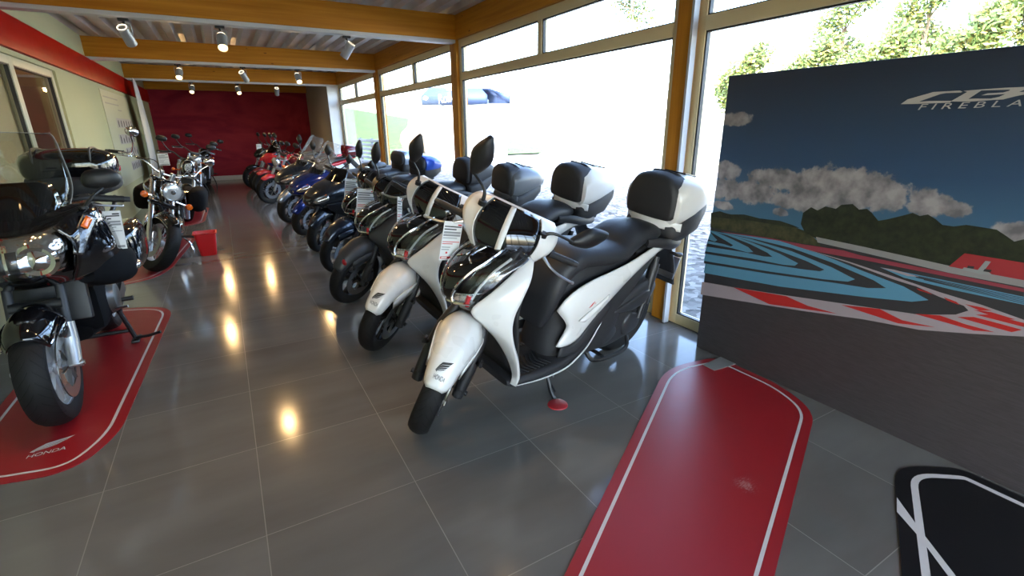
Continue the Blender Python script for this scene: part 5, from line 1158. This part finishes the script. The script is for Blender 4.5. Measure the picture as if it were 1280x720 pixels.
        # chrome engine guards bulging behind the fairing, black lower cowls
        b = MB(); b.loftx([(1.36, s * .27, .885, .03, .03), (1.30, s * .285, .89, .055, .05), (1.20, s * .30, .89, .065, .06), (1.08, s * .30, .87, .05, .05)], 20, 12); b.build('fairing_bulge', M['chrome'], t)
        b = MB(); b.loftx([(1.32, s * .22, .76, .04, .06), (1.22, s * .27, .75, .08, .10), (1.02, s * .32, .73, .09, .115), (.82, s * .33, .70, .06, .08), (.74, s * .33, .69, .03, .04)], 20, 14, e=2.8); b.build('lower_cowl', M['dull'], t)
        b = MB(); b.loftx([(1.06, s * .36, .70, .015, .012), (.98, s * .385, .69, .04, .025), (.88, s * .39, .69, .03, .02)], 14, 6); b.build('reflector', M['chrome'], t)
        # pannier
        b = MB(); b.loftx([(.30, s * .22, .66, .04, .10), (.2, s * .26, .65, .08, .16), (-.15, s * .27, .66, .09, .17), (-.38, s * .25, .68, .06, .13)], 22, 12, e=3); b.build('pannier', M['gloss'], t, sharp=50)
        # controls
        b = MB(); b.tube([(1.16, s * .10, 1.10), (1.12, s * .24, 1.13), (1.07, s * .29, 1.13)], .014, 8, k=10); b.sweep([(1.10, 1.12, .02, .03, .03, s * .235), (1.06, 1.125, .03, .03, .03, s * .26), (1.02, 1.12, .02, .02, .02, s * .27)], 12, 6); b.build('handlebar', M['black'], t)
        grip(t, (1.06, s * .275, 1.13), (1.015, s * .43, 1.105), r=.019); lever(t, [(1.12, s * .25, 1.11), (1.15, s * .30, 1.10), (1.12, s * .37, 1.085), (1.09, s * .425, 1.075)], r=.008)
        mirror(t, (1.30, s * .29, 1.10), (1.24, s * .385, 1.245), None, .165, .105, (0, 6, 8 * s), mid=(1.30, s * .34, 1.16))
        b = MB(); b.tube([(.56, s * .16, .37), (.56, s * .28, .375)], [.012, .017], 10); b.build('foot_peg', M['rubber'], t)
        b = MB(); b.tube([(.72, s * .20, .36), (.60, s * .24, .33)], .008, 6); b.tube([(.72, s * .20, .36), (.74, s * .27, .37)], .009, 6); b.build('foot_lever', M['alu'], t)
    # screen: opaque dark lower part and the big clear extension
    b = MB(); b.shell([(1.47, 1.04, .19, .13, -.02), (1.41, 1.13, .20, .14, 0), (1.345, 1.22, .175, .12, 0), (1.325, 1.25, .13, .08, 0)], (-1, 1), 16, 17, ex=2.6); sd = b.build('screen_base', M['gloss'], t, solid=.006)
    b = MB(); b.box((1.415, -.02, 1.10), (.004, .12, .008)); b.build('badge', M['alu'], sd)
    b = MB(); b.shell([(1.46, 1.05, .21, .16, -.01), (1.36, 1.20, .245, .18, 0), (1.25, 1.36, .225, .15, 0), (1.18, 1.475, .20, .12, 0), (1.165, 1.49, .17, .10, .01)], (-1, 1), 20, 21, ex=2.4); ws = b.build('windscreen', M['screen'], t, solid=.004)
    b = MB()
    a = cr([(1.46, 1.05, .21, .16, -.01), (1.36, 1.20, .245, .18, 0), (1.25, 1.36, .225, .15, 0), (1.18, 1.475, .20, .12, 0), (1.165, 1.49, .17, .10, .01)], 20)
    b.tube([shell_pt(q, 1, 0, 2.4) for q in a] + [shell_pt(a[-1], v, 0, 2.4) for v in np.linspace(.9, -.9, 12)] + [shell_pt(q, -1, 0, 2.4) for q in a[::-1]], .002, 5); b.build('screen_edge', M['inkgrey'], ws)
    # body
    b = MB(); b.loftx([(1.15, 0, .92, .10, .08), (1.02, 0, .95, .17, .12), (.82, 0, .96, .19, .13), (.60, 0, .88, .14, .10), (.48, 0, .82, .10, .07)], 24, 20, e=2.5); b.build('tank', M['gloss'], t, sharp=50)
    b = MB(); b.sweep([(.62, .82, .10, .04, .05), (.45, .82, .17, .05, .06), (.22, .84, .18, .05, .06), (.10, .90, .17, .05, .07), (-.25, .92, .13, .04, .05)], 20, 24); b.build('seat', M['seat'], t, sharp=50)
    b = MB(); b.loftx([(.4, 0, .76, .16, .07), (0, 0, .80, .18, .08), (-.3, 0, .83, .14, .07), (-.5, 0, .84, .06, .03)], 18, 12); b.build('tail', M['gloss'], t)
    b = MB(); b.box((.70, 0, .44), (.46, .34, .30), .05); b.lathe([(0, -.20), (.09, -.20), (.115, -.17), (.115, .17), (.09, .20), (0, .20)], (.62, 0, .42), 'y', 26); b.box((.95, 0, .60), (.24, .26, .2), .04, Matrix.Rotation(R(-35), 3, 'Y')); b.loftx([(.95, 0, .30, .10, .05), (.6, 0, .26, .13, .06), (.4, 0, .28, .1, .05)], 16, 8); b.build('engine', M['dull'], t, sharp=30)
    for s in (1, -1):
        b = MB(); b.lathe([(0, .215), (.07, .215), (.095, .205), (.115, .17)] if s > 0 else [(.115, -.17), (.095, -.205), (.07, -.215), (0, -.215)], (.62, 0, .42), 'y', 28); b.bar((.55, s * .19, .34), (.30, s * .20, .42), .02, .09); b.build('engine_cover', M['engine'], t, sharp=30)
    b = MB(); b.box((1.12, 0, .62), (.06, .34, .34), .01, Matrix.Rotation(R(-12), 3, 'Y')); b.build('radiator', M['black'], t)
    for s in (-1,):
        b = MB(); b.tube([(1.0, s * .06, .50), (1.02, s * .08, .36), (.85, s * .10, .20), (.40, s * .15, .20), (.1, s * .21, .33), (-.38, s * .22, .42)], [.022, .024, .024, .03, .05, .05], 12, k=26); b.build('exhaust', M['dkgrey'], t)
    b = MB(); b.tube([(.50, -.17, .28), (.42, -.21, .03), (.36, -.23, .015)], .016, 8); b.tube([(.50, .17, .28), (.42, .21, .03), (.36, .23, .015)], .016, 8); b.tube([(.44, -.20, .10), (.44, .20, .10)], .014, 8); b.tube([(.42, .21, .03), (.50, .30, .055), (.52, .38, .075)], .011, 8); b.box((.42, .21, .012), (.10, .05, .018), .005); b.box((.42, -.21, .012), (.10, .05, .018), .005); b.build('center_stand', M['black'], t)
    # top case
    b = MB(); b.loftx([(.02, 0, 1.10, .16, .05), (-.02, 0, 1.11, .23, .08), (-.20, 0, 1.12, .28, .09), (-.42, 0, 1.12, .26, .085), (-.52, 0, 1.12, .18, .06)], 28, 16, e=3.2); tc_ = b.build('top_case', M['matte'], t, sharp=50)
    b = MB(); b.loftx([(.0, 0, 1.23, .17, .07), (-.03, 0, 1.235, .235, .105), (-.18, 0, 1.25, .285, .125), (-.38, 0, 1.24, .27, .11), (-.52, 0, 1.22, .20, .07), (-.55, 0, 1.21, .15, .04)], 30, 18, e=3.0); b.build('lid', M['gloss'], tc_, sharp=50)
    for s in (1, -1):
        b = MB(); b.patch([[(-.30, s * .282, 1.19), (-.44, s * .262, 1.19), (-.53, s * .18, 1.18)], [(-.30, s * .286, 1.225), (-.44, s * .268, 1.225), (-.535, s * .185, 1.215)]], 10, 4, flip=s > 0); b.build('reflector', M['redlens'], tc_, solid=.01)
        b = MB(); b.tube([(-.02, s * .15, 1.10), (-.02, s * .16, 1.34), (-.18, s * .16, 1.375), (-.40, s * .16, 1.35)], .008, 6, k=20); b.build('case_rib', M['dkgrey'], tc_)
        b = MB(); b.tube([(.10, s * .18, .86), (-.05, s * .22, .95), (-.30, s * .20, .99)], .016, 8, k=12); b.build('grab_rail', M['black'], t)
    b = MB(); b.box((-.22, 0, 1.01), (.36, .26, .04), .01); b.box((-.22, 0, .94), (.2, .14, .12), .01); b.build('rack', M['black'], t)
    return t

# ------------------------------------------------------------------ black and chrome cruiser
def cruiser(label, loc, yaw, lean, st):
    t = thing('motorcycle', label, 'motorcycle', loc, yaw, lean); W = 1.64; rw = .325; S = steer((W - .16, 0, .33), 33, st)
    wheel(t, 'front_wheel', (W, 0, rw), rw, .13, S, 'rimsilver', 8, .225, disc=-1, wire=True); wheel(t, 'rear_wheel', (0, 0, .32), .32, .17, None, 'rimsilver', 8, .21, disc=0, wire=True)
    for s in (1, -1):
        b = MB(S); b.tube([(W + .01, s * .105, rw - .02), (W - .05, s * .105, .42), (W - .11, s * .105, .52)], [.036, .036, .032], 12); b.tube([(W - .10, s * .105, .50), (W - .42, s * .105, 1.0)], [.028, .03], 12); b.build('fork_leg', M['chrome'], t)
        b = MB(S); b.tube([(W - .20, s * .10, .80), (W - .18, s * .24, .79)], .011, 8); b.build('signal_arm', M['chrome'], t)
        b = MB(S); b.lathe([(0, -.035), (.022, -.03), (.036, 0), (.036, .012), (.03, .028), (0, .036)], (W - .165, s * .235, .79), 'x', 18); b.build('turn_signal', M['amber'], t)
    b = MB(S); b.box((W - .38, 0, .985), (.08, .27, .04), .012); b.box((W - .24, 0, .73), (.09, .27, .05), .012); b.tube([(W - .36, 0, .96), (W - .24, 0, .72)], .035, 12); b.build('fork_clamp', M['gloss'], t)
    b = MB(S); A = cr([(W + (rw + .035) * math.cos(R(a)), rw + (rw + .035) * math.sin(R(a)), w, .07 * math.cos(R(a)), .07 * math.sin(R(a)) + .02) for a, w in ((52, .055), (66, .08), (90, .092), (115, .092), (150, .085), (175, .075))], 26)
    b.grid([[shell_pt(a, v, 0, 2.2) for v in np.linspace(-1, 1, 13)] for a in A]); ff = b.build('front_fender', M['gloss'], t, solid=.007, sharp=50)
    for s in (1, -1):
        b = MB(S); b.tube([shell_pt(a, s * 1.02, 0, 2.2) for a in A], .006, 6); b.build('fender_trim', M['chrome'], ff)
    b = MB(S); b.lathe([(0, -.13), (.05, -.12), (.09, -.06), (.105, .02), (.10, .035)], (W - .16, 0, .90), 'x', 30); hl = b.build('headlight', M['chrome'], t)
    b = MB(S); b.lathe([(.094, .032), (.07, .045), (.03, .053), (0, .055)], (W - .16, 0, .90), 'x', 28); b.build('lens', M['headlens'], hl)
    b = MB(S); b.lathe([(.105, .02), (.103, .04), (.094, .042), (.092, .03)], (W - .16, 0, .90), 'x', 28); b.build('lens_rim', M['chrome'], hl)
    b = MB(S); b.lathe([(.026, .056), (.024, .062), (0, .064)], (W - .16, 0, .90), 'x', 16); b.build('bulb_cap', M['chrome'], hl)
    b = MB(S); b.tube([(W - .62, -.44, 1.10), (W - .52, -.36, 1.13), (W - .42, -.22, 1.12), (W - .385, -.10, 1.06), (W - .385, .10, 1.06), (W - .42, .22, 1.12), (W - .52, .36, 1.13), (W - .62, .44, 1.10)], .0145, 10, k=40); hb = b.build('handlebar', M['chrome'], t)
    for s in (1, -1):
        b = MB(S); b.tube([(W - .385, s * .06, .99), (W - .385, s * .06, 1.04)], .022, 12); b.lathe([(0, -.03), (.026, -.026), (.03, 0), (.026, .026), (0, .03)], (W - .385, s * .06, 1.065), 'z', 16); b.build('riser', M['alu'], hb)
        grip(t, (W - .56, s * .385, 1.125), (W - .66, s * .475, 1.085), S, r=.019); lever(t, [(W - .48, s * .34, 1.12), (W - .47, s * .40, 1.10), (W - .56, s * .50, 1.06)], S, 'chrome')
        mirror(t, (W - .50, s * .34, 1.14), (W - .46, s * .42, 1.37), S, .125, .105, (0, 8, 6 * s), mat='chrome', rnd=True, sm='chrome', mid=(W - .47, s * .37, 1.25))
        b = MB(S); b.tube([(W - .46, s * .30, 1.12), (W - .34, s * .16, 1.16), (W - .26, s * .08, .98), (W - .30, s * .04, .80)], .006, 6, k=16); b.build('cable', M['black'], t)
        b = MB(); b.tube([(.86, s * .16, .24), (.86, s * .34, .26)], [.014, .02], 10); b.box((.86, s * .34, .26), (.14, .10, .02), .008); b.build('foot_board', M['black'], t)
        b = MB(); b.loftx([(.32, s * .28, .64, .05, .1), (.22, s * .30, .62, .10, .15), (-.2, s * .30, .62, .10, .16), (-.32, s * .29, .63, .06, .12)], 18, 10, e=3); b.build('saddle_bag', M['dull'], t, sharp=50)
        b = MB(); b.tube([(.02, s * .16, .34), (.10, s * .16, .72)], .035, 10); b.build('rear_shock', M['chrome'], t)
    b = MB(); b.loftx([(1.16, 0, .84, .06, .05), (1.05, 0, .86, .13, .10), (.86, 0, .84, .16, .12), (.66, 0, .77, .12, .09), (.54, 0, .71, .07, .05)], 24, 20, e=2.2); tk = b.build('tank', M['gloss'], t, sharp=50)
    b = MB(); b.lathe([(0, .02), (.04, .02), (.045, 0)], (.86, 0, .955), 'z', 18); b.build('filler_cap', M['chrome'], tk)
    b = MB(); b.sweep([(.62, .69, .11, .03, .04), (.45, .67, .17, .05, .06), (.22, .70, .17, .06, .06), (.12, .77, .12, .05, .05), (-.16, .79, .10, .04, .04)], 20, 22); b.build('seat', M['seat'], t, sharp=50)
    b = MB(); A = cr([(.37 * math.cos(R(a)), .32 + .37 * math.sin(R(a)), w, .06 * math.cos(R(a)), .06 * math.sin(R(a))) for a, w in ((40, .09), (90, .11), (140, .11), (175, .09))], 20)
    b.grid([[shell_pt(a, v, 0, 2.2) for v in np.linspace(-1, 1, 11)] for a in A]); b.build('rear_fender', M['gloss'], t, solid=.007, sharp=50)
    b = MB(); b.box((.72, 0, .34), (.50, .26, .20), .04)
    for x, an in ((.60, 22), (.84, -26)):
        q = Matrix.Rotation(R(-an), 3, 'Y')
        for k in range(6): b.box(Vector((x, 0, .48)) + q @ Vector((0, 0, .028 * k)), (.17, .18, .014), .004, q)
    b.lathe([(0, -.18), (.09, -.18), (.10, -.16), (.10, .16), (.09, .18), (0, .18)], (.58, 0, .34), 'y', 24); b.build('engine', M['chrome'], t, sharp=30)
    for z in (0, .1):
        b = MB(); b.tube([(.88 - z, -.12, .52), (.95, -.17, .40 - z * .3), (.80, -.19, .24 + z * .6), (.3, -.20, .22 + z), (-.40, -.22, .24 + z)], [.024, .024, .026, .038, .042], 12, k=24); b.build('exhaust', M['chrome'], t)
    b = MB(); b.tube([(1.22, 0, .82), (1.05, .08, .40), (.95, .10, .22), (.4, .12, .22), (.3, .10, .5)], .02, 8, k=20); b.tube([(1.22, 0, .82), (1.05, -.08, .40), (.95, -.10, .22), (.4, -.12, .22), (.3, -.10, .5)], .02, 8, k=20); b.build('frame', M['gloss'], t)
    b = MB(); b.tube([(.60, .12, .22), (.62, .24, .12), (.64, .30, .03 - .30 * math.tan(R(lean)) + .01)], .013, 8, k=10); b.build('side_stand', M['chrome'], t)
    b = MB(); b.tube([(-.34, 0, .55), (-.42, 0, .56)], .05, 14); b.build('tail_light', M['redlens'], t)
    return t
# ------------------------------------------------------------------ the vehicles, standing where the photo shows them
def org(contact, yaw, W, lean=9):
    f = np.array([math.cos(R(yaw)), math.sin(R(yaw))]); l = np.array([-f[1], f[0]]); o = np.array(contact) - W * f
    return (float(o[0]), float(o[1]), 0)
def hang(t, st, p, yaw, lab, piv=(1.395, 0, .30), rake=26.5, **k):
    bpy.context.view_layer.update()
    q = t.matrix_world @ (steer(piv, rake, st) @ Vector(p))
    return price_tag((q.x, q.y, q.z), yaw, lab, **k)
LV = (1.108, -.262, .99)   # on the right brake lever
s1 = sh_scooter('nearest white scooter with a white top box, front wheel turned, stand on a red disc', (2.185, 2.395, 0), 189, 7.5, 'white', 'whitem', 46)
s2 = sh_scooter('second white scooter, between the nearest white one and the matte grey one', org((.795, 3.24), 187, 1.45), 187, 9, 'white', 'whitem', 38)
s3 = sh_scooter('matte grey scooter with a grey top box and a red reflector on the front fender', org((.83, 4.33), 184.5, 1.45 * .95), 184.5, 9, 'grey', 'greyb', 30, scale=.95, stripe='dkgrey', emblem=False, fl_reflect=True)
s4 = sh_scooter('dark blue grey scooter with silver front wheel, next behind the matte grey one', org((.93, 5.37), 190, 1.45 * .95), 190, 9, 'navy', 'matte', 20, scale=.95, rim='rimsilver', stripe='piano', emblem=False, boxband=False)
hang(s1, 46, LV, 20, 'white price tag hanging from the nearest white scooter', tilt=4, roll=12, w=.125, h=.195)
hang(s2, 38, LV, 62, 'narrow looking white price tag turned aside on the second white scooter', tilt=4, roll=10, w=.16, h=.23)
hang(s3, 30, LV, 22, 'white price tag hanging before the matte grey scooter', tilt=4, roll=8, w=.19, h=.26)
hang(s4, 20, LV, 22, 'white price tag hanging on the dark blue grey scooter with the silver wheel', tilt=4, roll=8, w=.18, h=.26)
maxi_scooter('graphite large scooter with a blue topped box, second beyond the matte grey one', org((.91, 6.49), 203, 1.48 * .93), 203, 8, 'graph', 'graph', 22, box='bluebox', screen=False, scale=.93)
maxi_scooter('blue large scooter with a clear windscreen and a silver top box', org((.89, 7.67), 199, 1.48 * .95), 199, 8, 'blue', 'blue', 22, box='silverblue', scale=.95)
maxi_scooter('farthest large scooter, dark with a silver front fender and clear windscreen', org((.84, 8.86), 194, 1.48), 194, 8, 'navy', 'silverblue', 22)
motorcycle('motorcycle with red tail box and round chrome headlight, nearest of the far right group', org((.74, 11.5), 188, 1.42), 188, 8, 'maroon', 'red', 'round', 20, rack=True, tail='red', group='motorcycles at the far right')
motorcycle('red sport motorcycle with blue stripes at the far right', org((.74, 12.75), 188, 1.42), 188, 8, 'red', 'red', 'sharp', 16, fairing='red', accent='blue', screen=True, group='motorcycles at the far right')
motorcycle('dark red motorcycle behind the red sport motorcycle', org((.70, 13.65), 188, 1.42), 188, 8, 'maroon', 'maroon', 'sharp', 18, shroud='maroon', group='motorcycles at the far right')
x = motorcycle('black motorcycle farthest on the right, before the red wall, white tag on its bar', org((.62, 14.8), 186, 1.42), 186, 8, 'gloss', 'gloss', 'sharp', 18, group='motorcycles at the far right')
hang(x, 18, (1.08, -.30, 1.08), 20, 'small white tag on the black motorcycle farthest on the right', (1.34, 0, .31), 25, group=None, red=False)
ZM = .0052   # bikes standing on the mats
def up(p): return (p[0], p[1], ZM)
tr = tourer('big black touring motorcycle with clear windscreen and top case on the near red mat', (-1.005, 4.69, ZM), -89)
hang(tr, 0, (1.13, .335, 1.075), 8, 'white price tag hanging from the black touring motorcycle', group=None, w=.16, h=.23, roll=3, red=False)
cruiser('black cruiser with chrome headlight, orange signals and wide chrome bars on a red mat', up(org((-.90, 6.55), -94, 1.64)), -94, 8, 37)
x = motorcycle('black motorcycle with a chrome ringed oval headlight and bronze front fender behind the cruiser', up(org((-.74, 10.0), -92, 1.42)), -92, 8, 'gloss', 'brown', 'oval', 14, fat=.17, fang=80, group='motorcycles at the far left')
hang(x, 14, (1.06, -.34, 1.07), 5, 'white tag on the motorcycle behind the cruiser', (1.34, 0, .31), 25, group=None, red=False, w=.15, h=.2)
motorcycle('dark naked motorcycle with silver forks behind the one with the oval headlight', org((-.72, 12.9), -92, 1.42), -92, 8, 'navy', 'gloss', 'round', 14, group='motorcycles at the far left')
motorcycle('last dark motorcycle on the left before the red wall', org((-.58, 15.25), -92, 1.42), -92, 8, 'gloss', 'gloss', 'sharp', 14, group='motorcycles at the far left')
t = thing('stand_pad', 'round red pad under the side stand of the nearest white scooter', 'stand pad', tuple(on(2, 0, 697, 506)))
b = MB(); b.lathe([(0, .008), (.048, .008), (.056, .005), (.058, 0)], (0, 0, 0), 'z', 32); b.build('pad', M['padred'], t)
# red mats on the left
def P2(*p): return on(2, .004, *p)[:2]
tm = dmat('red mat with white border, winged logo and lettering under the black touring motorcycle',
     [P2(219, 381), P2(150, 541), P2(90, 590), np.array([-1.36, 2.75]), np.array([-1.32, 5.30])], [.3, .3, .35, .3, .2], M['mat'], line=.05, lw=.015, group='red mats on the left')
b = MB(); o_ = on(2, .0052, 30, 574); e_ = on(2, .0052, 83, 561); ex = (e_ - o_); ex /= np.linalg.norm(ex); ey = np.array([-ex[1], ex[0], 0]); sz = np.linalg.norm(e_ - o_)
wing_logo(b, lambda x, y: o_ + ex * x * sz * 1.0 + ey * y * sz * 1.15 + ex * .12 * y * sz); b.build('logo', M['matline'], tm, sharp=0)
dmat('red mat with white border under the cruiser beside the bucket', [P2(246, 297), P2(214, 336), P2(190, 349), np.array([-1.30, 6.0]), np.array([-1.25, 8.6])], [.12, .25, .3, .3, .2], M['mat'], line=.05, lw=.015, group='red mats on the left')
dmat('small part of a red mat showing under the motorcycle behind the cruiser', [np.array([-.42, 11.6]), np.array([-.46, 9.75]), np.array([-.75, 9.45]), np.array([-1.2, 9.5]), np.array([-1.2, 11.8])], [.12, .25, .25, .2, .2], M['mat'], line=.05, lw=.015, group='red mats on the left')
SKY, SUN, EXPO = 1.3, 3.5, 1.2
# ------------------------------------------------------------------ daylight and colour management
sc = bpy.context.scene
w = bpy.data.worlds.new('sky'); sc.world = w; w.use_nodes = True; nt = w.node_tree
sk = nt.nodes.new('ShaderNodeTexSky'); sk.sky_type = 'NISHITA'; sk.sun_elevation = R(48); sk.sun_rotation = R(-120); sk.sun_disc = False
sk.air_density = 1; sk.dust_density = 2.0; sk.ozone_density = 1
bg = nt.nodes['Background']; nt.links.new(sk.outputs[0], bg.inputs['Color']); bg.inputs['Strength'].default_value = SKY
s = bpy.data.lights.new('sun', 'SUN'); s.energy = SUN; s.angle = R(.6); s.color = (1, .95, .87)
so = bpy.data.objects.new('sun', s); C.objects.link(so); so.matrix_world = Vector((-.70, -.45, .50)).to_track_quat('Z', 'Y').to_matrix().to_4x4()
vs = sc.view_settings; vs.view_transform = 'Standard'; vs.look = 'None'; vs.gamma = 1; vs.use_curve_mapping = False; vs.exposure = EXPO
sc.display_settings.display_device = 'sRGB'
cy = sc.cycles; cy.use_denoising = True; cy.max_bounces = 8; cy.diffuse_bounces = 4; cy.glossy_bounces = 4; cy.transparent_max_bounces = 12; cy.sample_clamp_indirect = 6
try: cy.denoiser = 'OPENIMAGEDENOISE'
except Exception: pass
for y0, y1 in ((-2.8, -1.5), (-1.3, 2.5), (2.7, 6.4), (6.7, 10.3), (10.65, 14.2)):   # sampling portals in the window openings (emit nothing)
    l = bpy.data.lights.new('window_portal', 'AREA'); l.shape = 'RECTANGLE'; l.size = 2.5; l.size_y = y1 - y0; l.cycles.is_portal = True
    o = bpy.data.objects.new('window_portal', l); C.objects.link(o)
    o.matrix_world = Matrix.Translation((3.02, (y0 + y1) / 2, 1.3)) @ Matrix.Rotation(R(90), 4, 'Y')
l = bpy.data.lights.new('window_portal', 'AREA'); l.shape = 'RECTANGLE'; l.size = 4.4; l.size_y = 2.4; l.cycles.is_portal = True
o = bpy.data.objects.new('window_portal', l); C.objects.link(o); o.matrix_world = Matrix.Translation((.7, -3.05, 1.25)) @ Matrix.Rotation(R(-90), 4, 'X')
